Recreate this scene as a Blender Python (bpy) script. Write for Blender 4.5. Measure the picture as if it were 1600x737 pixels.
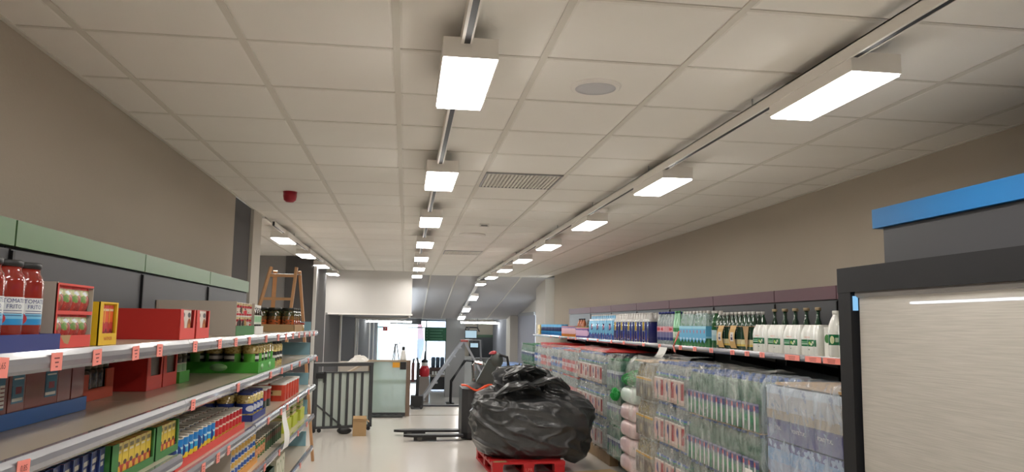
import bpy, math, random
from mathutils import Vector, Matrix, noise
random.seed(7)
C = bpy.context.scene.collection
for o in list(bpy.data.objects): bpy.data.objects.remove(o)
PI = math.pi

# ------------------------------------------------------------ camera
CAMZ = 1.6
cam_d = bpy.data.cameras.new('camera'); cam = bpy.data.objects.new('camera', cam_d); C.objects.link(cam)
YAW, PITCH, ROLL, FPX = 0.1355, 0.1155, 0.01387, 1199.6
cy, sy, cp, sp = math.cos(YAW), math.sin(YAW), math.cos(PITCH), math.sin(PITCH)
F = Vector((sy*cp, cy*cp, sp)); R0 = Vector((cy, -sy, 0)); U0 = R0.cross(F)
Rt = R0*math.cos(ROLL) + U0*math.sin(ROLL); Up = -R0*math.sin(ROLL) + U0*math.cos(ROLL)
M3 = Matrix((Rt, Up, -F)).transposed()
cam.matrix_world = Matrix.Translation((0, 0, CAMZ)) @ M3.to_4x4()
cam_d.sensor_fit = 'HORIZONTAL'; cam_d.sensor_width = 36.0; cam_d.lens = FPX/1600*36.0
cam_d.clip_start = 0.05; cam_d.clip_end = 300
bpy.context.scene.camera = cam

# ------------------------------------------------------------ world, exposure
sc = bpy.context.scene
w = bpy.data.worlds.new('World'); sc.world = w; w.use_nodes = True
nt = w.node_tree; bg = nt.nodes['Background']
bg.inputs['Color'].default_value = (0.80, 0.91, 1.0, 1); bg.inputs['Strength'].default_value = 9.0
sc.view_settings.view_transform = 'Standard'; sc.view_settings.look = 'None'
sc.view_settings.exposure = 0.0; sc.view_settings.gamma = 1.0
LIGHT = 35.5       # radiance of the ceiling luminaires

# ------------------------------------------------------------ materials
MATS = {}
def srgb(c):
    f = lambda v: (v/255/12.92) if v/255 <= .04045 else ((v/255+.055)/1.055)**2.4
    return (f(c[0]), f(c[1]), f(c[2]), 1)
def mat(name, col, rough=.5, metal=0, spec=.5, bump=0, bscale=40, var=0, vscale=8, emit=0, trans=0, coat=0):
    if name in MATS: return MATS[name]
    m = bpy.data.materials.new(name); m.use_nodes = True; MATS[name] = m
    n, l = m.node_tree.nodes, m.node_tree.links
    b = n['Principled BSDF']; c = srgb(col)
    b.inputs['Base Color'].default_value = c; b.inputs['Roughness'].default_value = rough
    b.inputs['Metallic'].default_value = metal; b.inputs['Specular IOR Level'].default_value = spec
    b.inputs['Coat Weight'].default_value = coat
    tc = n.new('ShaderNodeTexCoord')
    if var:
        nz = n.new('ShaderNodeTexNoise'); nz.inputs['Scale'].default_value = vscale; nz.inputs['Detail'].default_value = 5
        l.new(tc.outputs['Object'], nz.inputs['Vector'])
        mx = n.new('ShaderNodeMix'); mx.data_type = 'RGBA'
        mx.inputs[6].default_value = tuple(v*(1-var) for v in c[:3])+(1,); mx.inputs[7].default_value = tuple(min(1, v*(1+var)) for v in c[:3])+(1,)
        l.new(nz.outputs['Fac'], mx.inputs[0]); l.new(mx.outputs[2], b.inputs['Base Color'])
    if bump:
        nb = n.new('ShaderNodeTexNoise'); nb.inputs['Scale'].default_value = bscale; nb.inputs['Detail'].default_value = 4
        l.new(tc.outputs['Object'], nb.inputs['Vector'])
        bp = n.new('ShaderNodeBump'); bp.inputs['Strength'].default_value = bump; bp.inputs['Distance'].default_value = .02
        l.new(nb.outputs['Fac'], bp.inputs['Height']); l.new(bp.outputs['Normal'], b.inputs['Normal'])
    if emit:
        b.inputs['Emission Color'].default_value = c; b.inputs['Emission Strength'].default_value = emit
    if trans:
        tr = n.new('ShaderNodeBsdfTransparent'); ms = n.new('ShaderNodeMixShader'); ms.inputs[0].default_value = trans
        l.new(b.outputs[0], ms.inputs[1]); l.new(tr.outputs[0], ms.inputs[2]); l.new(ms.outputs[0], n['Material Output'].inputs[0])
    return m
def emis(name, col, s):
    if name in MATS: return MATS[name]
    m = bpy.data.materials.new(name); m.use_nodes = True; MATS[name] = m
    n, l = m.node_tree.nodes, m.node_tree.links
    n.remove(n['Principled BSDF']); e = n.new('ShaderNodeEmission'); e.inputs[0].default_value = srgb(col); e.inputs[1].default_value = s
    l.new(e.outputs[0], n['Material Output'].inputs[0]); return m
def film(name, col, trans=.7, bump=.8, scale=18, rough=.12):
    """creased clear plastic: see-through with glints along the creases"""
    if name in MATS: return MATS[name]
    m = bpy.data.materials.new(name); m.use_nodes = True; MATS[name] = m
    n, l = m.node_tree.nodes, m.node_tree.links
    b = n['Principled BSDF']; b.inputs['Base Color'].default_value = srgb(col); b.inputs['Roughness'].default_value = rough
    b.inputs['Specular IOR Level'].default_value = .9
    tc = n.new('ShaderNodeTexCoord'); mp = n.new('ShaderNodeMapping'); mp.inputs['Scale'].default_value = (1, 1, .55)
    l.new(tc.outputs['Object'], mp.inputs[0])
    a = n.new('ShaderNodeTexNoise'); a.inputs['Scale'].default_value = scale; a.inputs['Detail'].default_value = 6; a.inputs['Distortion'].default_value = 2.2
    l.new(mp.outputs[0], a.inputs['Vector'])
    rp = n.new('ShaderNodeValToRGB'); rp.color_ramp.elements[0].position = .35; rp.color_ramp.elements[1].position = .7
    l.new(a.outputs['Fac'], rp.inputs[0])
    bp = n.new('ShaderNodeBump'); bp.inputs['Strength'].default_value = bump; bp.inputs['Distance'].default_value = .03
    l.new(a.outputs['Fac'], bp.inputs['Height']); l.new(bp.outputs['Normal'], b.inputs['Normal'])
    ma = n.new('ShaderNodeMapRange'); ma.inputs[3].default_value = min(1, trans+.14); ma.inputs[4].default_value = max(0, trans-.22)
    l.new(rp.outputs[0], ma.inputs[0])
    tr = n.new('ShaderNodeBsdfTransparent'); ms = n.new('ShaderNodeMixShader')
    l.new(ma.outputs[0], ms.inputs[0]); l.new(b.outputs[0], ms.inputs[1]); l.new(tr.outputs[0], ms.inputs[2])
    l.new(ms.outputs[0], n['Material Output'].inputs[0]); return m
def printed(name, bands, shapes=(), rep=1, rough=.4, coat=0, noisy=None, trans=0):
    """flat print in UV space: constant bands up v, then ('e'|'r', u, v, ru, rv, colour) marks repeated rep times in u"""
    if name in MATS: return MATS[name]
    m = bpy.data.materials.new(name); m.use_nodes = True; MATS[name] = m
    n, l = m.node_tree.nodes, m.node_tree.links
    b = n['Principled BSDF']; b.inputs['Roughness'].default_value = rough; b.inputs['Coat Weight'].default_value = coat
    uv = n.new('ShaderNodeUVMap'); uv.uv_map = 'UVMap'; s = n.new('ShaderNodeSeparateXYZ'); l.new(uv.outputs[0], s.inputs[0])
    def math_(op, a, bb, c=None):
        q = n.new('ShaderNodeMath'); q.operation = op
        for i, v in enumerate((a, bb, c)):
            if v is None: continue
            if isinstance(v, (int, float)): q.inputs[i].default_value = v
            else: l.new(v, q.inputs[i])
        return q.outputs[0]
    u = math_('FRACT', math_('MULTIPLY', s.outputs[0], rep), 0); v = s.outputs[1]
    r = n.new('ShaderNodeValToRGB'); r.color_ramp.interpolation = 'CONSTANT'; e = r.color_ramp.elements
    e[0].position = 0; e[0].color = srgb(bands[0][1])
    if len(bands) == 1: e[1].position = 1; e[1].color = srgb(bands[0][1])
    for i, (p, c) in enumerate(bands[1:]):
        if i == 0: e[1].position = p; e[1].color = srgb(c)
        else: q = e.new(p); q.color = srgb(c)
    l.new(v, r.inputs[0]); cur = r.outputs[0]
    for k, u0, v0, ru, rv, c in shapes:
        du = math_('DIVIDE', math_('SUBTRACT', u, u0), ru); dv = math_('DIVIDE', math_('SUBTRACT', v, v0), rv)
        if k == 'e': d = math_('ADD', math_('MULTIPLY', du, du), math_('MULTIPLY', dv, dv))
        else: d = math_('MAXIMUM', math_('ABSOLUTE', du, 0), math_('ABSOLUTE', dv, 0))
        f = math_('LESS_THAN', d, 1.0)
        mx = n.new('ShaderNodeMix'); mx.data_type = 'RGBA'; l.new(f, mx.inputs[0]); l.new(cur, mx.inputs[6]); mx.inputs[7].default_value = srgb(c); cur = mx.outputs[2]
    if noisy:
        nz = n.new('ShaderNodeTexNoise'); nz.inputs['Scale'].default_value = noisy[0]; nz.inputs['Detail'].default_value = 3
        l.new(uv.outputs[0], nz.inputs['Vector']); f = math_('GREATER_THAN', nz.outputs['Fac'], noisy[1])
        mx = n.new('ShaderNodeMix'); mx.data_type = 'RGBA'; l.new(f, mx.inputs[0]); l.new(cur, mx.inputs[6]); mx.inputs[7].default_value = srgb(noisy[2]); cur = mx.outputs[2]
    l.new(cur, b.inputs['Base Color'])
    if trans:
        tr = n.new('ShaderNodeBsdfTransparent'); ms = n.new('ShaderNodeMixShader'); ms.inputs[0].default_value = trans
        l.new(b.outputs[0], ms.inputs[1]); l.new(tr.outputs[0], ms.inputs[2]); l.new(ms.outputs[0], n['Material Output'].inputs[0])
    return m

# ------------------------------------------------------------ mesh builder
class MB:
    def __init__(s): s.v = []; s.f = []; s.m = []; s.uv = []; s.sm = []
    def quad(s, pts, m=0, uv=None, smooth=False):
        i = len(s.v); s.v += [tuple(p) for p in pts]; s.f.append(tuple(range(i, i+len(pts)))); s.m.append(m); s.sm.append(smooth)
        s.uv += uv or ([(0, 0), (1, 0), (1, 1), (0, 1)] if len(pts) == 4 else [(0, 0)]*len(pts)); return s
    def box(s, x0, x1, y0, y1, z0, z1, m=0, T=None):
        P = [Vector((x, y, z)) for x in (x0, x1) for y in (y0, y1) for z in (z0, z1)]
        if T: P = [T @ p for p in P]
        mm = (m,)*6 if isinstance(m, int) else m
        for k, idx in enumerate(((2, 0, 1, 3), (4, 6, 7, 5), (0, 4, 5, 1), (6, 2, 3, 7), (2, 6, 4, 0), (1, 5, 7, 3))):
            s.quad([P[i] for i in idx], mm[k])
        return s
    def bar(s, a, b, w, h=None, m=0, up=(0, 0, 1)):
        a, b = Vector(a), Vector(b); d = (b-a); L = d.length; d.normalize(); h = h or w
        u = Vector(up)
        if abs(d.dot(u)) > .98: u = Vector((1, 0, 0))
        r = d.cross(u).normalized(); u = r.cross(d).normalized()
        T = Matrix((r, d, u)).transposed().to_4x4(); T.translation = a
        return s.box(-w/2, w/2, 0, L, -h/2, h/2, m, T)
    def tube(s, pts, r, seg=8, m=0, caps=True):
        pts = [Vector(p) for p in pts]; rings = []
        for i, p in enumerate(pts):
            d = (pts[min(i+1, len(pts)-1)]-pts[max(i-1, 0)]).normalized()
            a = Vector((0, 0, 1)) if abs(d.z) < .9 else Vector((1, 0, 0))
            x = d.cross(a).normalized(); y = x.cross(d)
            rr = r[i] if isinstance(r, (list, tuple)) else r
            rings.append([p+(x*math.cos(2*PI*k/seg)+y*math.sin(2*PI*k/seg))*rr for k in range(seg)])
        for i in range(len(rings)-1):
            for k in range(seg):
                k2 = (k+1) % seg; s.quad([rings[i][k], rings[i][k2], rings[i+1][k2], rings[i+1][k]], m, None, True)
        if caps: s.quad(rings[0], m); s.quad(list(reversed(rings[-1])), m)
        return s
    def lathe(s, prof, seg=12, m=0, cx=0, cy=0, z0=0, caps=True, sx=1, sy=1):
        i0 = len(s.v); n = len(prof); zt = prof[-1][1]-prof[0][1] or 1
        for r, z in prof:
            for k in range(seg):
                a = 2*PI*k/seg; s.v.append((cx+r*math.cos(a)*sx, cy+r*math.sin(a)*sy, z0+z))
        for i in range(n-1):
            for k in range(seg):
                k2 = (k+1) % seg; s.f.append((i0+i*seg+k, i0+i*seg+k2, i0+(i+1)*seg+k2, i0+(i+1)*seg+k))
                s.m.append(m if isinstance(m, int) else m[i]); s.sm.append(True)
                v0, v1 = (prof[i][1]-prof[0][1])/zt, (prof[i+1][1]-prof[0][1])/zt
                s.uv += [(k/seg, v0), ((k+1)/seg, v0), ((k+1)/seg, v1), (k/seg, v1)]
        if caps:
            mm = m if isinstance(m, int) else m[-1]
            for ring, rev in ((0, True), (n-1, False)):
                if prof[ring][0] < 1e-5: continue
                ids = [i0+ring*seg+k for k in range(seg)]
                if rev: ids.reverse()
                s.f.append(tuple(ids)); s.m.append(mm); s.sm.append(False); s.uv += [(.5, .5)]*seg
        return s
    def extrude(s, poly, z0, z1, m=0, top=True):
        """poly: list of (x,y) anticlockwise, extruded in z; u runs round the outline"""
        n = len(poly)
        for i in range(n):
            a, b = poly[i], poly[(i+1) % n]
            s.quad([(a[0], a[1], z0), (b[0], b[1], z0), (b[0], b[1], z1), (a[0], a[1], z1)], m, [(i/n, 0), ((i+1)/n, 0), ((i+1)/n, 1), (i/n, 1)])
        if top: s.quad([(p[0], p[1], z1) for p in poly], m); s.quad([(p[0], p[1], z0) for p in reversed(poly)], m)
        return s
    def profile_y(s, prof, y0, y1, m=0):
        """prof: list of (x,z) closed outline, run along y"""
        n = len(prof)
        for i in range(n):
            a, b = prof[i], prof[(i+1) % n]
            s.quad([(a[0], y0, a[1]), (a[0], y1, a[1]), (b[0], y1, b[1]), (b[0], y0, b[1])], m)
        s.quad([(p[0], y0, p[1]) for p in prof], m); s.quad([(p[0], y1, p[1]) for p in reversed(prof)], m); return s
    def grid(s, fn, nu, nv, m=0, smooth=True, wrap=False):
        i0 = len(s.v); cols = nu if wrap else nu+1
        for j in range(nv+1):
            for i in range(cols): s.v.append(tuple(fn(i/nu, j/nv)))
        for j in range(nv):
            for i in range(nu):
                i2 = (i+1) % cols
                s.f.append((i0+j*cols+i, i0+j*cols+i2, i0+(j+1)*cols+i2, i0+(j+1)*cols+i)); s.m.append(m); s.sm.append(smooth)
                s.uv += [(i/nu, j/nv), ((i+1)/nu, j/nv), ((i+1)/nu, (j+1)/nv), (i/nu, (j+1)/nv)]
        return s
    def text(s, body, size, T, m=0, align='CENTER'):
        me = text_mesh(body, align); i0 = len(s.v)
        S = Matrix.Scale(size, 4)
        for v in me.vertices: s.v.append(tuple(T @ (S @ v.co)))
        for p in me.polygons:
            s.f.append(tuple(i0+i for i in p.vertices)); s.m.append(m); s.sm.append(False); s.uv += [(0, 0)]*len(p.vertices)
        return s
    def mesh(s, name, mats):
        me = bpy.data.meshes.new(name); me.from_pydata(s.v, [], s.f)
        for mt in (mats if isinstance(mats, (list, tuple)) else [mats]): me.materials.append(mt)
        me.polygons.foreach_set('material_index', s.m); me.polygons.foreach_set('use_smooth', s.sm)
        ul = me.uv_layers.new(name='UVMap'); ul.data.foreach_set('uv', [c for p in s.uv for c in p])
        me.update(); return me
    def build(s, name, mats, parent=None, loc=(0, 0, 0), rz=0):
        return link(name, s.mesh(name, mats), parent, loc, rz)
_txt = {}
def text_mesh(body, align):
    if (body, align) not in _txt:
        c = bpy.data.curves.new('lettering', 'FONT'); c.body = body; c.align_x = align; c.align_y = 'CENTER'; c.resolution_u = 2
        o = bpy.data.objects.new('lettering', c); C.objects.link(o); bpy.context.view_layer.update()
        _txt[(body, align)] = bpy.data.meshes.new_from_object(o.evaluated_get(bpy.context.evaluated_depsgraph_get()))
        bpy.data.objects.remove(o)
    return _txt[(body, align)]
KIDS = {}
def link(name, data, parent=None, loc=(0, 0, 0), rz=0):
    o = bpy.data.objects.new(name, data); C.objects.link(o); o.location = loc; o.rotation_euler = (0, 0, rz)
    if parent: o.parent = parent; KIDS.setdefault(parent.name, []).append(o)
    return o
def tag(o, label, cat, group=None, kind=None):
    o['label'] = label; o['category'] = cat
    if group: o['group'] = group
    if kind: o['kind'] = kind
    return o
def thing(name, label, cat, loc=(0, 0, 0), rz=0, group=None):
    return tag(link(name, None, None, loc, rz), label, cat, group)
def copy_tree(o, parent=None):
    c = o.copy(); C.objects.link(c); c.parent = parent
    for ch in KIDS.get(o.name, []):
        k = copy_tree(ch, c); KIDS.setdefault(c.name, []).append(k)
    return c
def struct(o): o['kind'] = 'structure'; return o
_proto = {}
def put(key, name, build, label, cat, loc, rz=0, group=None):
    """first call builds the thing, later calls copy it with its parts"""
    if key not in _proto:
        t = thing(name, label, cat, loc, rz, group); build(t); _proto[key] = t; return t
    t = copy_tree(_proto[key]); t.location = loc; t.rotation_euler = (0, 0, rz)
    for k in ('label', 'category', 'group'):
        if k in t: del t[k]
    return tag(t, label, cat, group)
nth = ['first', 'second', 'third', 'fourth', 'fifth', 'sixth', 'seventh', 'eighth', 'ninth', 'tenth', 'eleventh', 'twelfth', 'thirteenth', 'fourteenth', 'fifteenth', 'sixteenth', 'seventeenth', 'eighteenth']
# matrix for lettering on a face looking to +x, -x or -y
def face_px(x, y, z): return Matrix(((0, 0, 1, x), (1, 0, 0, y), (0, 1, 0, z), (0, 0, 0, 1)))
def face_nx(x, y, z): return Matrix(((0, 0, -1, x), (-1, 0, 0, y), (0, 1, 0, z), (0, 0, 0, 1)))
def face_ny(x, y, z): return Matrix(((1, 0, 0, x), (0, 0, -1, y), (0, 1, 0, z), (0, 0, 0, 1)))

m_wall = mat('taupe paint', (174, 164, 149), .85, var=.03, vscale=1.5, bump=.05, bscale=60)
m_wall2 = mat('pale beige paint', (196, 189, 178), .8)
m_greywall = mat('grey paint', (150, 148, 146), .8)
m_dark = mat('dark grey cladding', (84, 82, 82), .85)
m_white = mat('white plaster', (214, 211, 206), .75)
m_tile = mat('mineral tile', (240, 237, 230), .9, var=.02, vscale=3, bump=.05, bscale=200)
m_grid = mat('ceiling rail enamel', (220, 216, 206), .6)
m_lampwhite = mat('luminaire enamel', (240, 236, 230), .5)
m_black = mat('black plastic', (26, 26, 28), .45)
m_steel = mat('brushed steel', (170, 170, 170), .35, metal=1)
m_alu = mat('aluminium', (175, 175, 178), .38, metal=.9)
m_chrome = mat('chrome', (210, 210, 210), .12, metal=1)
m_anthracite = mat('anthracite panel', (61, 62, 66), .42)
m_green = mat('sage green panel', (92, 132, 84), .33)
m_plum = mat('plum panel', (104, 66, 76), .5)
m_shelf = mat('beige enamel shelf', (196, 184, 166), .22)
m_strip = mat('grey price rail', (128, 128, 134), .2, coat=.5)
m_tag = mat('coral price card', (240, 142, 130), .6)
m_ink = mat('dark ink', (110, 44, 44), .6)
m_inkred = mat('red ink', (196, 60, 24), .6)
m_paper = mat('white paper', (226, 226, 222), .8)
m_kraft = mat('kraft cardboard', (176, 146, 106), .85, var=.06, vscale=20)
m_greycard = mat('grey cardboard', (178, 170, 160), .85)
m_redcard = mat('red cardboard', (196, 44, 40), .5)
m_redcard2 = mat('coral cardboard', (216, 70, 60), .5)
m_orangecard = mat('orange cardboard', (186, 72, 44), .6)
m_greencard = mat('green cardboard', (60, 122, 62), .55)
m_brightgreen = mat('bright green cardboard', (66, 160, 50), .5)
m_navycard = mat('navy cardboard', (44, 58, 128), .5)
m_bluecard = mat('blue cardboard', (20, 88, 160), .5)
m_yellowcard = mat('yellow cardboard', (226, 184, 28), .5)
m_limecard = mat('lime cardboard', (178, 196, 48), .5)
m_oakwood = mat('pine wood', (198, 152, 108), .5, var=.12, vscale=14)

# ============================================================ SETTING
def floor_mat():
    m = mat('polished floor tile', (220, 214, 205), .2, var=.04, vscale=.9, spec=.55, coat=.3)
    return m
H = 2.7
struct(MB().box(-3.6, 4, -9, 15.35, -.1, 0).build('floor', floor_mat()))
b = MB(); b.quad([(-3.6, 15.35, 0), (4, 15.35, 0), (4, 24, -.9), (-3.6, 24, -.9)]); b.quad([(-3.6, 24, -.9), (6, 24, -.9), (6, 50, -.9), (-3.6, 50, -.9)])
struct(b.build('floor', floor_mat()))
struct(MB().box(.12, 3.4, 15.33, 15.43, -.02, .03).build('trim_1', mat('grey metal sill', (70, 72, 78), .4, metal=.6)))
struct(MB().box(.0, 3.4, 13.9, 13.93, -.01, .004).build('trim_2', mat('joint', (140, 134, 126), .6)))
# ceiling : solid part outside the tiled field, and the hung grid
ceil = struct(MB().box(-3.6, 4, -9, 1.827, H, H+.1).build('ceiling', m_tile))
LX = [-1.267+.6*i for i in range(8)]; RY = [1.827+.6*j for j in range(27)]
g = MB()
for x in LX: g.box(x-.014, x+.014, 1.827, 17.4, H-.006, H+.02)
for x in (-1.867, -2.467, -3.067): g.box(x-.014, x+.014, 8.14, 16.3, H-.006, H+.02)
for y in RY: g.box(-1.51 if y < 8.14 else -3.4, 3.2, y-.009, y+.009, H-.003, H+.02)
g.box(-1.51, -1.49, 1.827, 8.14, H-.01, H+.02); g.box(3.18, 3.2, 1.827, 17.4, H-.01, H+.02)
g.build('ceiling_grid', m_grid, ceil)
tm = {}
def ceiling_tile(x0, x1, y0, y1, dz=0):
    k = (round(x1-x0, 3), round(y1-y0, 3))
    if k not in tm:
        wx, wy = k; a = MB(); e = .012
        o_ = [(e, e), (wx-e, e), (wx-e, wy-e), (e, wy-e)]; i_ = [(e+.012, e+.012), (wx-e-.012, e+.012), (wx-e-.012, wy-e-.012), (e+.012, wy-e-.012)]
        a.quad([(p[0], p[1], -.005) for p in reversed(i_)])
        for q in range(4):
            p, r = o_[q], o_[(q+1) % 4]; p2, r2 = i_[q], i_[(q+1) % 4]
            a.quad([(p[0], p[1], 0), (p2[0], p2[1], -.005), (r2[0], r2[1], -.005), (r[0], r[1], 0)])
            a.quad([(p[0], p[1], 0), (r[0], r[1], 0), (r[0], r[1], .015), (p[0], p[1], .015)])
        a.quad([(p[0], p[1], .015) for p in o_]); tm[k] = a.mesh('ceiling_tile', m_tile)
    return link('ceiling_tile', tm[k], ceil, (x0, y0, H+dz))
XS = [-1.51]+LX+[3.2]
for j in range(26):
    y0, y1 = RY[j], RY[j+1] if j < 25 else 17.4
    for i in range(9):
        if i == 4 and abs(y0-5.427) < .01: continue      # the vent sits here
        if i == 4 and abs(y0-11.427) < .01: continue
        ceiling_tile(XS[i], XS[i+1], y0, y1, random.uniform(-.0015, .0015))
    if 8.1 < y1 and y0 < 16.2:
        for x0, x1 in ((-3.4, -3.067), (-3.067, -2.467), (-2.467, -1.867), (-1.867, -1.51)): ceiling_tile(x0, x1, max(y0, 8.14), y1)
struct(MB().box(-3.6, 4, 1.8, 17.5, H+.05, H+.1).build('ceiling', m_tile))
m_slope = mat('grey painted ceiling', (186, 184, 184), .85)
b = MB(); b.quad([(.12, 17.4, H), (.12, 24.8, 1.8), (3.6, 24.8, 1.8), (3.6, 17.4, H)])
b.quad([(.12, 17.4, H+.1), (3.6, 17.4, H+.1), (3.6, 24.8, 1.9), (.12, 24.8, 1.9)])
slope = struct(b.build('ceiling', m_slope))
for x in (.53, 1.13, 2.6):
    s_ = MB(); s_.bar((x, 17.4, H-.004), (x, 24.8, 1.796), .03, .012); s_.build('ceiling_rail', m_grid, slope)
struct(MB().box(-3.6, 6, 24.8, 50, 1.8, 1.9).build('ceiling', m_slope))
struct(MB().box(-3.6, .12, 19.2, 24.8, 1.8, 1.9).build('ceiling', m_slope))
struct(MB().box(-1.95, .12, 16.3, 19.2, 1.79, H).build('trim_3', m_white))            # the dropped box over the ramp
struct(MB().box(-1.95, .14, 16.28, 16.3, 1.77, 1.80).build('trim_4', m_lampwhite))
# walls
struct(MB().box(-1.66, -1.51, -9, 6.94, 0, H).build('wall_left', m_wall))
struct(MB().box(-1.66, -1.53, 6.94, 7.72, 0, H).build('wall_left_cladding', m_dark))
struct(MB().box(-3.4, -1.5, 7.72, 8.14, 0, H).build('wall_left_pier', m_wall2))
struct(MB().box(-3.5, -3.4, 8.14, 16.3, 0, H).build('wall_left_recess', m_greywall))
struct(MB().box(-3.4, -2.0, 13.2, 13.3, 0, H).build('wall_left_back', m_greywall))
struct(MB().box(-2.0, -1.54, 13.15, 15.2, 0, H).build('wall_left_column', m_dark))
struct(MB().box(-1.54, -1.49, 13.13, 13.2, 0, H).build('trim_5', m_white))
struct(MB().box(-3.4, -1.95, 15.2, 16.4, -.9, H).build('wall_left_bay', m_dark))
# dark clad wall running down beside the ramp, with pale joint strips
wl = struct(MB().box(-.1, 0, 0, 18.6, 0, 2.7).build('wall_left_ramp', m_greywall, None, (-1.62, 15.2, -.9), -.0213))
MY = [.1, 3.3, 7.5, 8.2, 13.5, 15.8, 18.3]
for k, y in enumerate(MY):
    MB().box(0, .07, y-.04, y+.05, 0, 2.7).build('mullion', m_lampwhite, wl)
    if k < 6: MB().box(0, .03, y+.06, MY[k+1]-.05, .02, 2.66).build('cladding_panel', m_dark, wl)
struct(MB().box(3.2, 3.35, -9, 16.5, 0, H).build('wall_right', m_wall))
struct(MB().box(3.2, 3.5, 17.6, 18.9, -.9, H).build('wall_right_pier', m_wall2))
struct(MB().box(3.5, 3.7, 16.5, 36, 1.95, 2.8).build('wall_right_head', m_wall2))
struct(MB().box(3.4, 3.6, 16.5, 36, -.95, -.2).build('wall_right_base', m_wall2))
struct(MB().box(3.25, 3.5, 24.0, 24.9, -.9, 2.0).build('wall_right_pier', m_wall2))
m_blind = mat('grey roller blind', (150, 150, 158), .8)
for n_, (y0, y1) in enumerate(((16.5, 17.6), (18.9, 20.55), (20.75, 24.0), (24.9, 25.7), (25.95, 31))):
    t = MB().box(3.5, 3.512, y0, y1, -.2, 1.9).build('window_%d' % (n_+1), m_blind); struct(t)
    MB().box(3.46, 3.53, y0, y1, 1.88, 1.97).build('blind_cassette', m_greywall, t)
    MB().box(3.58, 3.60, y0-.1, y1+.1, -.2, 1.95).build('pane', mat('window glass', (220, 235, 240), .05, trans=.85), t)
struct(MB().box(-3.6, 4, -9.1, -9, 0, H).build('wall_back', m_wall))
struct(MB().box(1.42, 2.08, 27, 27.5, -.9, 1.8).build('wall_far_pillar', m_greywall))
wf = struct(MB().box(2.08, 3.8, 31, 31.2, -.9, 1.8).build('wall_far', m_wall))
MB().box(2.55, 3.55, 30.96, 31.0, -.3, 1.1).build('menu_board', mat('dark board', (46, 48, 52), .5), wf)
MB().box(2.55, 3.55, 30.94, 31.0, 1.1, 1.2).build('board_top', mat('green board edge', (52, 84, 56), .5), wf)
# glazed shop front
m_glass = mat('shop front glass', (200, 232, 240), .03, trans=.9)
m_alframe = mat('dark window frame', (86, 96, 104), .4)
fr = MB()
for x in (-1.2, .92, 1.78): fr.box(x-.03, x+.03, 33.95, 34.05, -.9, 1.8)
fr.box(-1.2, 1.8, 33.95, 34.05, 1.72, 1.8); fr.box(-1.2, 1.8, 33.95, 34.05, -.9, -.8); fr.box(-1.2, 1.8, 33.96, 34.04, 1.42, 1.46)
wn = struct(fr.build('window_6', m_alframe))
for x0, x1 in ((-1.17, .89), (.95, 1.75)):
    MB().box(x0, x1, 33.995, 34.005, -.8, 1.42).build('pane', m_glass, wn); MB().box(x0, x1, 33.995, 34.005, 1.46, 1.72).build('pane', m_glass, wn)
struct(MB().box(-1.9, -1.22, 33.9, 34.1, -.9, 1.8).build('wall_front', m_dark))
struct(MB().box(1.8, 6, 33.9, 34.1, -.9, 1.8).build('wall_front', m_wall2))
struct(MB().box(-60, 60, 34.2, 120, -1.1, -.95).build('street_ground', mat('pale paving', (190, 192, 192), .9)))
tag(MB().box(-9, -1.6, 52, 58, -.9, 7).build('building', mat('pale teal facade', (150, 190, 196), .8)), 'pale teal building across the street, left of the shop front view', 'building')
tag(MB().box(1.7, 8, 56, 60, -.9, 4.2).build('building', mat('pale lilac facade', (190, 196, 214), .8)), 'low lilac grey building across the street, seen under the green board', 'building')
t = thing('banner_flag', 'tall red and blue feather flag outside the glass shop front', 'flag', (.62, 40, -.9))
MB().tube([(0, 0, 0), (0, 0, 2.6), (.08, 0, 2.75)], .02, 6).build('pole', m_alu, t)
MB().grid(lambda u, v: (.02+u*.34*math.sin(PI*(.12+.88*v))**.6, .04*math.sin(u*4+v*5), .7+2.05*v), 4, 12).build('cloth', printed('flag cloth', [(0, (176, 190, 214)), (.5, (214, 184, 196)), (.8, (222, 170, 180))], rough=.8), t)  # red and blue bleached in the print to imitate overexposed daylight

# ============================================================ LUMINAIRES AND CEILING FITTINGS
m_diff = emis('lit diffuser', (255, 250, 244), LIGHT)
def luminaire(t):
    a = MB(); a.box(-.1, .1, 0, .65, .012, .075); a.box(-.1, -.094, 0, .65, 0, .012); a.box(.094, .1, 0, .65, 0, .012); a.box(-.094, .094, 0, .006, 0, .012); a.box(-.094, .094, .644, .65, 0, .012)
    a.build('housing', m_lampwhite, t); MB().box(-.094, .094, .006, .644, -.008, .012).build('diffuser', m_diff, t)
def row(xl, ys, labels, grp, z=2.55):
    for y, l_ in zip(ys, labels):
        put('lum', 'ceiling_light', luminaire, l_, 'light', (xl, y, z), 0, grp)
ordn = ['nearest', 'second', 'third', 'fourth', 'fifth', 'sixth', 'seventh']
row(.205, [2.66+2.11*k for k in range(7)], ['lit rectangular ceiling light in the centre row, %s from the camera' % s for s in ordn], 'ceiling lights of the centre row')
row(1.705, [2.55+2.11*k for k in range(7)], ['lit rectangular ceiling light in the right row, %s from the camera' % s for s in ordn], 'ceiling lights of the right row')
row(-1.45, [8.96+2.08*k for k in range(4)], ['lit rectangular ceiling light in the short left row, %s from the camera' % s for s in ordn[:4]], 'ceiling lights of the left row')
for k, y in enumerate((.5, -1.6, -3.7, -5.8)):
    row(.205, [y], ['lit rectangular ceiling light in the centre row, %s behind the camera' % ordn[k]], 'ceiling lights of the centre row'); row(1.705, [y-.1], ['lit rectangular ceiling light in the right row, %s behind the camera' % ordn[k]], 'ceiling lights of the right row')
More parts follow.
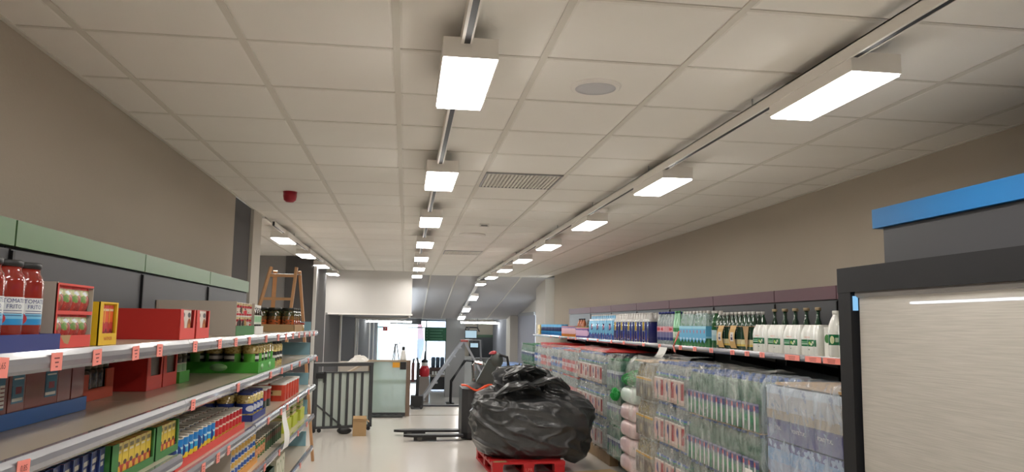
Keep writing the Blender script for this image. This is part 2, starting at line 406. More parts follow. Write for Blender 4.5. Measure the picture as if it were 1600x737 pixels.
for k, (y, z) in enumerate(((17.5, 2.53), (19.3, 2.31), (21.6, 2.05), (23.4, 1.84))):
    t = put('lum', 'ceiling_light', luminaire, 'lit ceiling light of the right row under the sloping ceiling, %s of four going down' % ['first', 'second', 'third', 'last'][k], 'light', (1.705, y, z), 0, 'ceiling lights under the slope')
    if k: t.rotation_euler = (-math.atan(.125), 0, 0)
def rail(name, x, y0, y1, label, side):
    t = thing(name, label, 'light rail', (x, y0, 2.6))
    L = y1-y0; a = MB(); a.box(-.022, -.011, 0, L, 0, .05); a.box(.011, .017, 0, L, 0, .05); a.box(-.022, .017, 0, L, .044, .05); a.build('rail_body', m_lampwhite, t)
    MB().box(-.011, .011, 0, L, .002, .044).build('slot', mat('slot grey', (48, 50, 54), .5), t)
    y = 1.5
    while y < L:
        MB().tube([(.0, y, .05), (.0, y, .1)], .004, 6).build('hanger', m_steel, t); y += 1.6
rail('light_rail', .19, .3, 16.2, 'slotted white light rail carrying the centre row of lights', 0)
rail('light_rail', 1.62, .3, 17.6, 'slotted white light rail carrying the right row of lights', 0)
rail('light_rail', -1.40, 8.25, 16.2, 'short slotted light rail carrying the left row of lights', 0)
t = thing('light_rail', 'slotted light rail sloping down under the grey ceiling', 'light rail', (0, 0, 0))
MB().bar((1.66, 17.6, 2.62), (1.66, 24.6, 1.745), .06, .05).build('rail_body', m_lampwhite, t)
t = thing('ceiling_speaker', 'round white speaker grille flush in a ceiling tile', 'speaker', (.835, 3.35, H-.016))
MB().lathe([(.110, 0), (.114, .003), (.118, .012), (.118, .016)], 40).build('rim', m_lampwhite, t)
MB().lathe([(0.001, -.002), (.06, -.0018), (.112, .001)], 40).build('grille', mat('perforated grille', (206, 206, 208), .7, bump=.3, bscale=500), t)
def vent(t):
    a = MB(); a.box(0, .57, 0, .012, 0, .02); a.box(0, .57, .558, .57, 0, .02); a.box(0, .012, 0, .57, 0, .02); a.box(.558, .57, 0, .57, 0, .02); a.build('frame', m_steel, t)
    MB().box(.0, .57, 0, .57, .03, .035).build('backing', mat('duct black', (30, 30, 30), .9), t)
    for k in range(1, 20): MB().box(.57*k/20-.0075, .57*k/20+.0075, .01, .56, 0, .02).build('slat', m_grid, t)
    for k in range(1, 11): MB().box(.01, .56, .57*k/11-.010, .57*k/11+.010, .002, .02).build('cross_slat', m_grid, t)
put('vent', 'ceiling_vent', vent, 'silver egg-crate air grille in the ceiling between the two light rows', 'vent', (.548, 5.44, H-.012))
put('vent', 'ceiling_vent', vent, 'far air grille in the ceiling, beyond the egg-crate one', 'vent', (.548, 11.44, H-.012))
t = thing('fire_sounder', 'red round fire alarm sounder hanging from the ceiling at left', 'alarm', (-1.0, 6.62, H-.095))
MB().lathe([(.001, 0), (.03, .003), (.05, .02), (.056, .05), (.056, .085)], 24).build('sounder_body', mat('alarm red', (168, 30, 48), .4), t)
MB().lathe([(.058, .085), (.058, .1)], 24).build('base_ring', mat('alarm red', (168, 30, 48), .4), t)
def sensor(t):
    MB().box(-.05, .05, -.04, .04, 0, .035).build('sensor_body', m_lampwhite, t); MB().box(-.035, .035, -.045, -.04, .004, .02).build('lens', m_greywall, t)
put('sens', 'ceiling_sensor', sensor, 'small square sensor box on the ceiling beyond the air grille', 'sensor', (.82, 8.3, H-.04))
tag(MB().lathe([(.12, 0), (.16, .01), (.16, .03)], 20).build('ceiling_disc', m_lampwhite, None, (.78, 9.3, H-.035)), 'flat white disc fitting on the ceiling behind the small square sensor', 'ceiling fitting')
t = thing('emergency_light', 'small white round emergency light under the right light rail', 'light', (1.68, 6.45, 2.585))
MB().lathe([(.001, 0), (.03, .004), (.045, .02), (.045, .03)], 20).build('lens', m_lampwhite, t)
def tube_light(t):
    for x in (-.5, .5): MB().tube([(x, 0, .07), (x, 0, .142)], .006, 6).build('hanger', m_steel, t)
    MB().box(-.6, .6, -.05, .05, .03, .07).build('housing', m_lampwhite, t); MB().tube([(-.58, 0, .01), (.58, 0, .01)], .025, 8).build('tube', emis('far lamp', (250, 255, 255), 60), t)
put('tubel', 'tube_light', tube_light, 'lit tube light over the far right room', 'light', (2.95, 29, 1.655))
put('tubel', 'tube_light', tube_light, 'lit tube light by the dark cladding, left of the shop front', 'light', (-.9, 27, 1.658), 0, 'tube lights before the shop front')
for x_, y_ in ((2.4, 25.6), (4.4, 33), (4.4, 27)): put('tubel', 'tube_light', tube_light, {25.6: 'added tube light over the step ladder, brightening the lower floor', 33: 'added tube light in the far right corner, out of view, brightening the lower floor', 27: 'added tube light behind the right end of the lower room, brightening its floor'}[y_], 'light', (x_, y_, 1.658))  # extra tubes added only to brighten the lower floor
put('tubel', 'tube_light', tube_light, 'lit tube light before the shop front, the one further right', 'light', (-.35, 29, 1.658), 0, 'tube lights before the shop front')

# ============================================================ GONDOLAS
def strip_prof(x, z, s):
    """bulged price rail outline; s=+1 faces +x"""
    return [(x-s*.012, z), (x+s*.004, z+.001), (x+s*.010, z-.012), (x+s*.012, z-.024), (x+s*.009, z-.036), (x+s*.002, z-.044), (x-s*.012, z-.044)]
_tags = {}
def price_tag(parent, x, y, z, s, body=None, wdt=.052, tilt=0, drop=0):
    k = (s, body, wdt, tilt)
    if k not in _tags:
        a = MB(); T = face_px(0, 0, 0) if s > 0 else face_nx(0, 0, 0)
        T = T @ Matrix.Rotation(tilt, 4, 'Z')
        a.box(-wdt/2, wdt/2, -.019, .019, 0, .0015, 0, T)
        if body: a.text(body, .017, T @ Matrix.Translation((0, .003, .0022)), 1)
        else:
            for q in range(3): a.box(-wdt*.25+q*.004, wdt*.22-q*.003, .006-q*.009, .009-q*.009, .0015, .0018, 1, T)
        _tags[k] = a.mesh('price_tag', [m_tag, m_ink])
    return link('price_tag', _tags[k], parent, (x, y, z-drop))
def shelf(parent, y0, y1, z, xf, xb, s, tags=(), lab=True):
    """xf front, xb back, s=+1 front looks to +x"""
    z -= .001
    t = MB().box(min(xf-s*.012, xb), max(xf-s*.012, xb), y0+.002, y1-.002, z-.022, z).build('shelf', m_shelf, parent)
    MB().profile_y(strip_prof(xf, z+.004, s), y0+.0015, y1-.0015).build('price_rail', m_strip, t)
    MB().box(xf-.3*s-.2, xf-.3*s+.2, y1-.008, y1-.003, z-.035, z-.022).build('bracket', m_black, t)
    for q in tags:
        y, body = (q if isinstance(q, tuple) else (q, None)); price_tag(t, xf+s*.0125, y, z-.02, s, body, tilt=random.uniform(-.05, .05) if not body else -.06)
    return t
LS = [0.15, 1.49, 2.82, 4.15, 5.48, 6.80]
side = ['nearest', 'second', 'third', 'fourth', 'last']
S3Z = {1: 1.145, 2: 1.07, 3: 1.075, 4: 1.075}
S2Z = 1.325; S1Z = 1.53
for k in range(1, 5):
    y0, y1 = LS[k], LS[k+1]
    t = thing('shelving_bay', 'green topped left shelving bay %s' % {1: 'at the left edge of the photo', 2: 'holding the coral tray of cans', 3: 'with the hanging paper sheet', 4: 'at the far end with light blue boards'}[k], 'shelving', (0, 0, 0), 0, 'bays of the green topped left shelving')
    MB().box(-1.36, -1.33, y0+.006, y1-.006, 1.845, 1.935).build('header_panel', m_green, t)
    MB().box(-1.362, -1.345, y0+.008, y1-.008, .10, 1.835).build('back_panel', m_anthracite, t)
    MB().box(-1.385, -1.362, y0+.002, y1-.002, .0, 1.90).build('back_frame', m_black, t)
    MB().box(-1.345, -1.335, y0+.002, y0+.018, .1, 1.83).build('slotted_upright', m_black, t)
    MB().box(-1.33, -.78, y0+.002, y1-.002, 0, .11).build('plinth', m_anthracite, t)
    rt = random.Random(k)
    tg = {1: [(1.55, '0,65'), (1.78, None), (2.0, None), (2.27, None), (2.48, None)], 2: [2.88, 3.25, 3.55, 3.85], 3: [4.3, 4.7, 5.0, 5.3], 4: [5.6, 5.9, 6.2, 6.5]}[k]
    shelf(t, y0, y1, S1Z, -.75, -1.345, 1, tg)
    shelf(t, y0, y1, S2Z, -.75, -1.345, 1, {1: [(1.67, '0,85')], 2: [2.90, 3.65], 3: [4.5, 4.9, 5.3], 4: [5.7, 6.2]}[k])
    shelf(t, y0, y1, S3Z[k], -.75, -1.345, 1, {1: [2.10, 2.38], 2: [3.1, 3.33, 3.52], 3: [4.5, 4.95, 5.2], 4: [5.7, 6.3]}[k])
    if k >= 2: shelf(t, y0, y1, .83, -.75, -1.345, 1, [y0+.3, y0+.8])
    if k >= 2: shelf(t, y0, y1, .57, -.75, -1.345, 1, [y0+.5])
    shelf(t, y0, y1, .15, -.75, -1.345, 1)
m_bluepane = mat('light blue board', (140, 184, 200), .4)
for i, (z, h) in enumerate(((S1Z, .075), (S2Z, .105), (S3Z[4], .10), (.83, .12), (.57, .12))):
    tag(MB().box(-1.30, -.80, 6.775, 6.785, 0, h).build('end_board', m_bluepane, None, (0, 0, z)), 'light blue end board on the far end of the left shelving, %s shelf' % ['top', 'second', 'third', 'fourth', 'fifth'][i], 'board', 'light blue end boards')
# right shelving: one high shelf run, plum header
RS = [4.33, 5.31, 6.28, 7.62, 8.96, 10.3, 11.64, 12.98, 14.75]
rl = ['nearest, behind the white bottle packs', 'second, behind the white packs with the green labels', 'third, behind the kraft bottle carriers', 'fourth, behind the blue capped bottles', 'fifth, behind the navy packs', 'sixth, behind the light blue packs', 'seventh, behind the purple and orange trays', 'far end one, behind the blue can packs']
RZ = 1.425
for k in range(8):
    y0, y1 = RS[k], RS[k+1]
    t = thing('shelving_bay', 'plum topped right bay, %s' % rl[k], 'shelving', (0, 0, 0), 0, 'bays of the plum topped right shelving')
    MB().box(3.15, 3.18, y0+.005, y1-.005, 1.825, 1.925).build('header_panel', m_plum, t)
    MB().box(3.16, 3.178, y0+.006, y1-.006, .10, 1.815).build('back_panel', m_anthracite, t)
    MB().box(3.178, 3.195, y0+.002, y1-.002, 0, 1.9).build('back_frame', m_black, t)
    MB().box(3.15, 3.16, y0+.002, y0+.016, .1, 1.81).build('slotted_upright', m_black, t)
    n = {0: 3, 1: 3, 2: 3, 3: 2}.get(k, 2)
    sh = shelf(t, y0, y1+(0 if k < 7 else 1.15), RZ, 2.65, 3.155, -1)
    for q in range(n):
        price_tag(sh, 2.6375, y0+.12+(y1-y0-.2)*q/n+random.uniform(0, .08), RZ-.02, -1, None, [.2, .2, .2][q % 3] if k == 0 else .08)
    MB().bar((2.75, y0+.012, RZ-.06), (3.15, y0+.012, RZ-.14), .012, .06).build('bracket', m_black, sh)

# ============================================================ PRODUCT SHAPES
def wallbox(a, L, D, h, t=.004, m=0, hf=None):
    """open tray, corner at origin: x 0..-D (back), y 0..L, front wall at x=0"""
    hf = hf or h
    a.box(-t, 0, 0, L, 0, hf, m); a.box(-D, -D+t, 0, L, 0, h, m); a.box(-D+t, -t, 0, t, 0, h, m); a.box(-D+t, -t, L-t, L, 0, h, m); a.box(-D+t, -t, t, L-t, 0, t, m); return a
def tray(name, label, L, D, h, m, loc, cat='tray', group=None, rz=0):
    return tag(wallbox(MB(), L, D, h).build(name, m, None, loc, rz), label, cat, group)
def display_box(t, L, D, H_, m_out, m_front, front_h, lip=.012, mouth=None, win=None, m_inside=None):
    """shelf-ready box with a cut out front; side walls full height"""
    a = MB(); e = .004
    a.box(-D, -D+e, 0, L, 0, H_, 0); a.box(-D+e, 0, 0, e, 0, H_, 0); a.box(-D+e, 0, L-e, L, 0, H_, 0); a.box(-D+e, -e, e, L-e, 0, e, 0)
    a.build('box_body', m_out, t)
    b = MB(); b.box(-e, .001, e, L-e, 0, front_h); b.box(-e, .001, e, lip, front_h, H_); b.box(-e, .001, L-lip, L-e, front_h, H_)
    b.build('box_front', m_front, t)
# lathes
def prof_bottle(r, h, neck=.35, body=.62, nr=None):
    nr = nr or r*neck
    return [(r*.9, 0), (r, .01), (r, h*body), (r*.93, h*(body+.06)), (r*.6, h*(body+.2)), (nr, h*(body+.28)), (nr, h*.965)]
def bottle(t, r, h, m_glass_, m_cap, m_label, l0=.18, l1=.5, body=.62, neck=.35, seg=14, name='bottle_body', capr=None, nr=None):
    MB().lathe(prof_bottle(r, h, neck, body, nr), seg).build(name, m_glass_, t)
    nn = nr or r*neck; c = capr or nn*1.18
    MB().lathe([(c, h*.94), (c, h), (c*.9, h*1.005)], 12).build('cap', m_cap, t)
    if m_label: MB().lathe([(r*1.012, h*l0), (r*1.012, h*l1)], seg, caps=False).build('label', m_label, t)

# ---- top shelf, left: tomato sauce bottles in a blue tray
m_sauce = mat('red sauce in glass', (140, 40, 30), .12, coat=.5, var=.1, vscale=30)
m_saucelabel = printed('white and blue sauce label', [(0, (40, 140, 200)), (.22, (120, 190, 224)), (.4, (226, 230, 230))], [('r', .25, .3, .09, .3, (40, 150, 200)), ('e', .27, .22, .1, .28, (190, 50, 60)), ('r', .75, .3, .09, .3, (40, 150, 200)), ('e', .77, .22, .1, .28, (190, 50, 60))])
def sauce(t):
    MB().lathe([(.037, 0), (.04, .01), (.04, .142), (.038, .152), (.032, .163), (.031, .174)], 20).build('bottle_body', m_sauce, t)
    MB().lathe([(.032, .172), (.034, .174), (.034, .184), (.032, .186)], 20).build('cap', m_black, t)
    a = MB().lathe([(.0405, .05), (.0405, .108)], 20, caps=False)
    lab = a.build('label', m_saucelabel, t)
    a = MB()
    for rz in (-.42, 1.15, 2.7):                # lettering wraps the glass
        for body, z in (('TOMATE', .1), ('FRITO', .088)):
            n0 = len(a.v); a.text(body, .0125, Matrix.Identity(4))
            for q in range(n0, len(a.v)):
                x_, y_, _ = a.v[q]; an = rz+x_/.041; a.v[q] = (.0412*math.cos(an), .0412*math.sin(an), z+y_)
        for q in range(3): a.grid(lambda u, v, q=q: (.0412*math.cos(rz-.5+u*1.0), .0412*math.sin(rz-.5+u*1.0), .079-q*.005+v*.0012), 6, 1)
    a.build('lettering', mat('navy ink', (30, 52, 120), .6), lab)
    # white seam sleeve at the edge
    MB().lathe([(.0395, .048), (.0395, .0495)], 20, caps=False).build('label_edge', m_paper, t)
tray('bottle_tray', 'navy cardboard tray of tomato sauce bottles at the left end of the top shelf', .62, .30, .036, m_navycard, (-.795, 1.31, S1Z))
n = 0
for r_ in range(3):
    for q in range(7):
        put('sauce', 'sauce_bottle', sauce, 'red tomato sauce bottle in the navy tray, %s row, %s from the right' % (['front', 'middle', 'back'][r_], nth[q]), 'bottle', (-.842-.085*r_, 1.835-.084*q, S1Z+.006), random.uniform(-.1, .1), 'tomato sauce bottles in the navy tray')
# ---- coral display box of pouches
m_pouch = printed('green and red pouch print', [(0, (190, 60, 50)), (.1, (150, 170, 110)), (.62, (190, 200, 150)), (.88, (206, 50, 50))], [('r', .2, .2, .35, .2, (176, 60, 50)), ('e', .60, .30, .30, .40, (60, 20, 20)), ('e', .52, .28, .26, .38, (160, 44, 38)), ('e', .25, .5, .2, .16, (110, 150, 80)), ('e', .45, .74, .24, .09, (196, 210, 214))], noisy=(9, .6, (190, 120, 96)))
def pouch(t, w=.052, h=.07):
    MB().grid(lambda u, v: (.010*math.sin(PI*min(1, v*1.15))*(math.sin(PI*u)**.5), (u-.5)*w, v*h), 6, 6).build('pouch_front', m_pouch, t)
    MB().box(-.008, .0, -w/2, w/2, 0, h).build('pouch_body', m_pouch, t)
t = thing('display_box', 'grey and coral display box of two tiers of tomato pouches on the top shelf', 'box', (-.82, 1.955, S1Z))
a = MB(); L = .215; D = .3
a.box(-D, 0, 0, .004, 0, .158, (0, 0, 0, 0, 0, 0)); a.box(-D, 0, L-.004, L, 0, .15); a.box(-D, -D+.004, 0, L, 0, .155); a.box(-D, -.004, .004, L-.004, 0, .004); a.box(-D, -.006, .004, L-.004, .084, .088); a.build('box_body', m_greycard, t)
b = MB(); b.box(-.004, .001, .004, L-.004, 0, .030); b.box(-.003, .001, .004, L-.004, .081, .090); b.box(-.003, .0012, .0, .007, 0, .155); b.box(-.02, .001, .004, L-.004, .151, .156); b.build('box_front', m_redcard2, t)
b = MB(); b.quad([(.0015, .03, .031), (.0015, .09, .031), (.0015, .078, .008), (.0015, .055, .012)]); b.build('torn_edge', m_kraft, t)
for z, h in ((.022, .060), (.089, .062)):
    for q in range(4):
        put('pouch%g' % h, 'tomato_pouch', lambda t, h=h: pouch(t, .056, h), 'green and red tomato pouch in the coral box, %s tier, %s from left' % ('lower' if z < .05 else 'upper', nth[q]), 'pouch', (-.82-.012, 1.955+.03+.051*q, S1Z+z), 0, 'pouches in the coral display box')
# ---- yellow display box
t = thing('display_box', 'narrow yellow display box of red cartons on the top shelf', 'box', (-.82, 2.222, S1Z))
a = MB(); L = .13
a.box(-.2, 0, 0, .004, 0, .118); a.box(-.2, 0, L-.004, L, 0, .118); a.box(-.2, -.196, 0, L, 0, .118); a.box(-.2, -.004, .004, L-.004, .0, .004); a.build('box_body', m_yellowcard, t)
b = MB(); b.box(-.004, .001, 0, L, 0, .032); b.box(-.004, .001, 0, .022, .032, .118); b.box(-.004, .001, L-.01, L, .032, .118); b.box(-.004, .001, .022, L-.01, .114, .118); b.text('NATMOR', .014, face_px(.0015, L/2, .017), 1)
b.build('box_front', [m_yellowcard, m_inkred], t)
m_redpack = printed('red and orange carton print', [(0, (150, 30, 44)), (.3, (190, 44, 52)), (.55, (220, 90, 40)), (.84, (224, 196, 170)), (.9, (206, 60, 44))], [('e', .5, .1, .42, .28, (120, 20, 40)), ('e', .5, .08, .34, .2, (196, 60, 80)), ('r', .05, .72, .1, .2, (226, 180, 60))])
for q in range(3): tag(MB().box(-.05, 0, -.0155, .0155, 0, .105).build('small_carton', m_redpack, None, (-.828, 2.222+.038+.033*q, S1Z+.005)), 'red and orange carton in the narrow yellow box, %s from left' % nth[q], 'carton', 'cartons in the yellow box')
# ---- red boxes (long plain side)
m_nougat = printed('white pack with two orange pictures', [(0, (214, 206, 196)), (.9, (222, 218, 208))], [('e', .18, .38, .2, .3, (170, 100, 60)), ('e', .82, .38, .2, .3, (170, 100, 60)), ('e', .18, .3, .13, .2, (206, 136, 80)), ('e', .82, .3, .13, .2, (206, 136, 80)), ('e', .2, .8, .16, .09, (90, 90, 92)), ('e', .8, .8, .16, .09, (90, 90, 92))])
def redbox(t, L=.2, D=.36, H_=.112, fr=.042, m1=m_redcard, m2=m_redcard2):
    a = MB(); a.box(-D, 0, 0, .005, 0, H_); a.box(-D, 0, L-.005, L, 0, H_); a.box(-D, -D+.005, 0, L, 0, H_); a.box(-D, -.005, .005, L-.005, H_*.985, H_); a.box(-D, -.005, .005, L-.005, 0, .004); a.build('box_body', m1, t)
    b = MB(); b.box(-.004, .002, 0, L, 0, fr)
    b.quad([(.002, .0, fr), (.002, L*.24, fr), (.002, L*.18, H_), (.002, 0, H_)]); b.quad([(.002, L*.86, fr), (.002, L, fr), (.002, L, H_), (.002, L*.92, H_)]); b.build('box_front', m2, t)
put('redbox', 'display_box', redbox, 'red display box with plain long side on top shelf, nearer of two', 'box', (-.82, 2.975, S1Z), 0, 'red display boxes on the top shelf')
put('redbox', 'display_box', redbox, 'red display box on the top shelf, the one next to the grey box', 'box', (-.82, 3.20, S1Z), 0, 'red display boxes on the top shelf')
for i, y in enumerate((2.975, 3.20)):
    tag(MB().box(-.06, 0, 0, .135, 0, .108).build('snack_pack', m_nougat, None, (-.828, y+.042, S1Z+.005)), 'white pack with orange pictures in the %s red box of the top shelf' % ['nearer', 'further'][i], 'pack', 'packs in the red boxes of the top shelf')
# ---- grey box with green front, cans in two tiers
t = thing('display_box', 'tall grey cardboard box with green front lip on the top shelf', 'box', (-.82, 3.92, S1Z))
a = MB(); L = .46; D = .38
a.box(-D, 0, 0, .005, 0, .168); a.box(-D, 0, L-.005, L, 0, .168); a.box(-D, -D+.005, 0, L, 0, .168); a.box(-D, -.005, .005, L-.005, 0, .004)
a.box(-.37, -.36, -.004, 0, .0, .166); a.build('box_body', m_greycard, t); MB().box(-.005, .002, .004, L, 0, .048).build('box_front', m_greencard, t)
m_can = mat('tin', (206, 200, 188), .35, metal=.45)
m_redgold = printed('red gold and white can print', [(0, (176, 50, 60)), (.2, (204, 190, 176)), (.62, (176, 40, 50)), (.8, (196, 176, 130))], [('e', .2, .45, .12, .3, (190, 150, 90)), ('e', .7, .45, .12, .3, (60, 44, 40)), ('e', .45, .3, .12, .16, (206, 60, 70))], noisy=(8, .62, (60, 40, 40)))
def can(t, r, h, m_side, ringed=True, seg=14, lidm=None):
    MB().lathe([(r, 0), (r, h)], seg, caps=False).build('can_wrap', m_side, t)
    MB().lathe([(r*1.01, 0), (r*1.01, .003)], seg).build('base_rim', m_can, t)
    MB().lathe([(r*1.02, h-.002), (r*1.02, h+.002), (r*.93, h+.002), (r*.92, h-.002), (r*.55, h-.002), (r*.54, h-.001), (r*.3, h-.001), (.001, h-.002)], seg).build('lid', lidm or m_can, t)
for r_ in range(2):
    for z_ in range(2):
        for q in range(7):
            put('rg', 'food_can', lambda t: can(t, .03, .066, m_redgold), 'red gold can in the grey box, %s row, %s from left' % (['lower', 'upper'][z_]+[' front', ' back'][r_], nth[q]), 'can', (-.858-.062*r_, 3.965+.0625*q, S1Z+.028+.069*z_), random.uniform(0, 6), 'cans in the grey box with green lip')
# ---- small jars with pale green label
m_darkglass = mat('dark jar glass', (52, 44, 34), .1, coat=.6)
m_palegreen = printed('pale green label', [(0, (214, 220, 206)), (.25, (150, 196, 156)), (.9, (210, 216, 204))], [('r', .5, .3, .3, .04, (60, 80, 60)), ('r', .5, .6, .2, .03, (60, 80, 60))])
tag(wallbox(MB(), .24, .25, .045).build('jar_tray', m_paper, None, (-.82, 4.42, S1Z)), 'white tray of dark jars next to the green lipped box on the top shelf', 'tray')
for r_ in range(2):
    for q in range(4):
        put('dj', 'olive_jar', lambda t: (MB().lathe([(.026, 0), (.028, .006), (.028, .12), (.022, .135), (.022, .142)], 14).build('glass', m_darkglass, t), MB().lathe([(.024, .14), (.024, .157), (.022, .158)], 14).build('lid', m_paper, t), MB().lathe([(.0285, .05), (.0285, .1)], 14, caps=False).build('label', m_palegreen, t)), 'slim dark jar with pale green label, %s row of white tray, %s from left' % (['front', 'back'][r_], nth[q]), 'jar', (-.855-.06*r_, 4.452+.058*q, S1Z+.005), 0, 'slim dark jars in the white tray')
# ---- kraft tray of vegetable jars facing the camera
m_vegjar = printed('jar of vegetables', [(0, (60, 62, 34)), (.15, (176, 84, 40)), (.55, (120, 84, 40)), (.72, (52, 60, 34))], noisy=(14, .55, (84, 60, 30)), rough=.1, coat=.8)
m_blacklid = mat('black lid', (30, 32, 26), .4)
a = MB(); a.box(-1.20, -.80, 5.80, 5.804, 0, .052); a.box(-1.2, -.8, 6.25, 6.254, 0, .052); a.box(-1.2, -1.196, 5.80, 6.25, 0, .052); a.box(-.804, -.80, 5.80, 6.25, 0, .052)
tag(a.build('jar_tray', m_kraft, None, (0, 0, S1Z)), 'kraft tray of big vegetable jars at the far end of the top shelf', 'tray')
for r_ in range(4):
    for q in range(4):
        put('vj', 'vegetable_jar', lambda t: (MB().lathe([(.044, 0), (.047, .01), (.047, .135), (.042, .15)], 18).build('glass', m_vegjar, t), MB().lathe([(.045, .15), (.045, .168), (.043, .17)], 18).build('lid', m_blacklid, t)), 'vegetable jar with black lid in kraft tray, %s row, %s from the aisle' % (ordn[r_], nth[q]), 'jar', (-.855-.098*q, 5.86+.1*r_, S1Z+.004), q, 'vegetable jars in the kraft tray')
t = thing('small_jar', 'small jar with red lid past the kraft tray on the top shelf', 'jar', (-.84, 6.40, S1Z)); MB().lathe([(.03, 0), (.033, .008), (.033, .05)], 14).build('glass', mat('yellow pickle jar', (150, 120, 40), .12, coat=.7), t); MB().lathe([(.036, .05), (.036, .066), (.03, .068)], 14).build('lid', mat('dull red lid', (150, 48, 30), .4), t)
t = thing('small_jar', 'small jar with light blue lid behind the red lidded one on the top shelf', 'jar', (-.93, 6.48, S1Z)); MB().lathe([(.03, 0), (.033, .008), (.033, .09)], 14).build('glass', mat('brown jar', (120, 70, 40), .12, coat=.7), t); MB().lathe([(.034, .09), (.034, .11)], 14).build('lid', m_bluepane, t)
# ============================================================ second shelf, left
m_brik = mat('brown red carton', (118, 46, 36), .35, coat=.3)
m_teal = mat('teal print', (38, 104, 136), .45)
def brik_front(b, kind):
    # b: MB with materials brik, teal, paper, navy, red
    w = .088; h = .168
    b.box(-.062, 0, -w/2, w/2, 0, h, 0)
    e = .0006
    if kind == 0:
        b.box(0, e, -.028, .036, .055, .125, 1); b.box(e, 2*e, -.026, .034, .072, .10, 1); b.box(0, 2*e, -.01, .022, .078, .096, 4); b.box(e, 2*e, -.026, .03, .060, .068, 2); b.box(e, 2*e, -.02, .03, .114, .118, 2)
    elif kind == 1:
        b.box(0, e, -.012, .012, .11, .172, 1); b.box(0, e, -.036, .036, .042, .11, 1)
        b.text('TOMATE', .017, face_px(2*e, 0, .098), 2); b.text('FRITO', .017, face_px(2*e, 0, .082), 2); b.box(e, 2*e, -.03, .03, .05, .062, 4)
    else:
        b.box(0, e, .004, .03, .045, .125, 1); b.box(e, 2*e, .006, .028, .05, .105, 2)
        for q in range(5): b.box(2*e, 3*e, .008, .026, .056+q*.01, .059+q*.01, 3)
    b.box(-.03, -.005, -.03, -.0, h, h+.003, 0)
tray('carton_tray', 'blue cardboard tray of tomato cartons on the second shelf', 1.3, .078, .040, m_bluecard, (-.965, 1.26, S2Z+.0005))
pat = [3, 2+3, 0, 3, 0, 2, 1, 3, 1, 0, 2, 1, 3]
bm_ = {}
for q in range(13):
    k = pat[q] if pat[q] in (0, 1, 2) else 3
    if k not in bm_:
        b = MB(); brik_front(b, k) if k < 3 else b.box(-.062, 0, -.044, .044, 0, .168, 0); bm_[k] = b.mesh('sauce_carton', [m_brik, m_teal, m_paper, m_ink, mat('tomato red', (170, 44, 50), .5)])
    tag(link('sauce_carton', bm_[k], None, (-.972, 2.505-.0925*q, S2Z+.006), random.uniform(-.05, .05)),
        {0: 'brown red carton with teal picture in the blue tray, %s from the right', 1: 'brown red carton with TOMATE FRITO lettering in the blue tray, %s from the right', 2: 'brown red carton showing its barcode in the blue tray, %s from the right', 3: 'brown red carton with plain side in the blue tray, %s from the right'}[k] % nth[q], 'carton', 'tomato cartons in the blue tray')
def orangebox(t):
    L = .325; a = MB(); a.box(-.2, 0, 0, .004, 0, .102); a.box(-.2, 0, L-.004, L, 0, .102); a.box(-.2, -.196, 0, L, 0, .102); a.box(-.2, -.004, .004, L-.004, 0, .004); a.build('box_body', m_orangecard, t)
    b = MB(); b.box(-.004, .001, 0, L, 0, .04); b.box(-.004, .001, 0, .10, .04, .09); b.box(-.004, .001, L-.07, L, .04, .102); b.build('box_front', m_orangecard, t)
m_dkjar = mat('dark sauce jar', (54, 40, 34), .15, coat=.6, var=.4, vscale=60)
for i in range(2):
    y = (2.355, 2.69)[i]
    put('ob', 'display_box', orangebox, 'orange cut-out box of dark jars on the second shelf, %s' % ['partly behind the blue tray', 'next to the dark red box'][i], 'box', (-1.05, y, S2Z), 0, 'orange boxes on the second shelf')
    for r_ in range(2):
        for q in range(6):
            put('sj', 'sauce_jar', lambda t: (MB().lathe([(.023, 0), (.024, .006), (.024, .09), (.019, .1)], 12).build('glass', m_dkjar, t), MB().lathe([(.021, .1), (.021, .118), (.019, .119)], 12).build('lid', mat('olive grey lid', (92, 88, 74), .35), t)), 'dark sauce jar in the %s orange box, %s row, %s from left' % (['left', 'right'][i], ['front', 'back'][r_], nth[q]), 'jar', (-1.08-.052*r_, y+.03+.053*q, S2Z+.006), 0, 'dark jars in the orange boxes')
for i, y in enumerate((3.19, 3.395)):
    put('redbox2', 'display_box', lambda t: redbox(t, .19, .3, .135, .055), 'dark red display box on second shelf, %s' % ['its long side showing', 'beside the small green tray'][i], 'box', (-.99, y, S2Z), 0, 'red boxes on the second shelf')
    tag(MB().box(-.06, 0, 0, .13, 0, .12).build('snack_pack', mat('dark patterned pack', (92, 76, 66), .4, var=.5, vscale=50), None, (-.997, y+.04, S2Z+.005)), 'dark patterned pack in the %s red box of the second shelf' % ['nearer', 'further'][i], 'pack', 'packs in the red boxes of the second shelf')
tray('jar_tray', 'small bright green tray beside the red boxes on the second shelf', .16, .2, .05, m_brightgreen, (-.98, 3.60, S2Z))
m_beanjar = printed('jar of pale beans', [(0, (196, 176, 106)), (.3, (186, 160, 90)), (.7, (206, 186, 120))], noisy=(16, .55, (160, 136, 76)), rough=.12, coat=.8)
m_beanlab = printed('white and green bean label', [(0, (60, 130, 50)), (.3, (40, 40, 40)), (.5, (200, 200, 196)), (.8, (40, 44, 40))], [('r', .2, .5, .1, .5, (80, 160, 60)), ('r', .75, .5, .12, .5, (90, 170, 60))])
m_greenlid = mat('dark green lid', (50, 90, 50), .4)
def beanjar(t, r=.041, h=.13, lm=None, bm=None, ll=None):
    MB().lathe([(r*.93, 0), (r, .008), (r, h*.86), (r*.85, h*.93)], 18).build('glass', bm or m_beanjar, t); MB().lathe([(r*.88, h*.93), (r*.9, h), (r*.85, h+.002)], 18).build('lid', lm or m_greenlid, t)
    MB().lathe([(r*1.01, h*.25), (r*1.01, h*.62)], 18, caps=False).build('label', ll or m_beanlab, t)
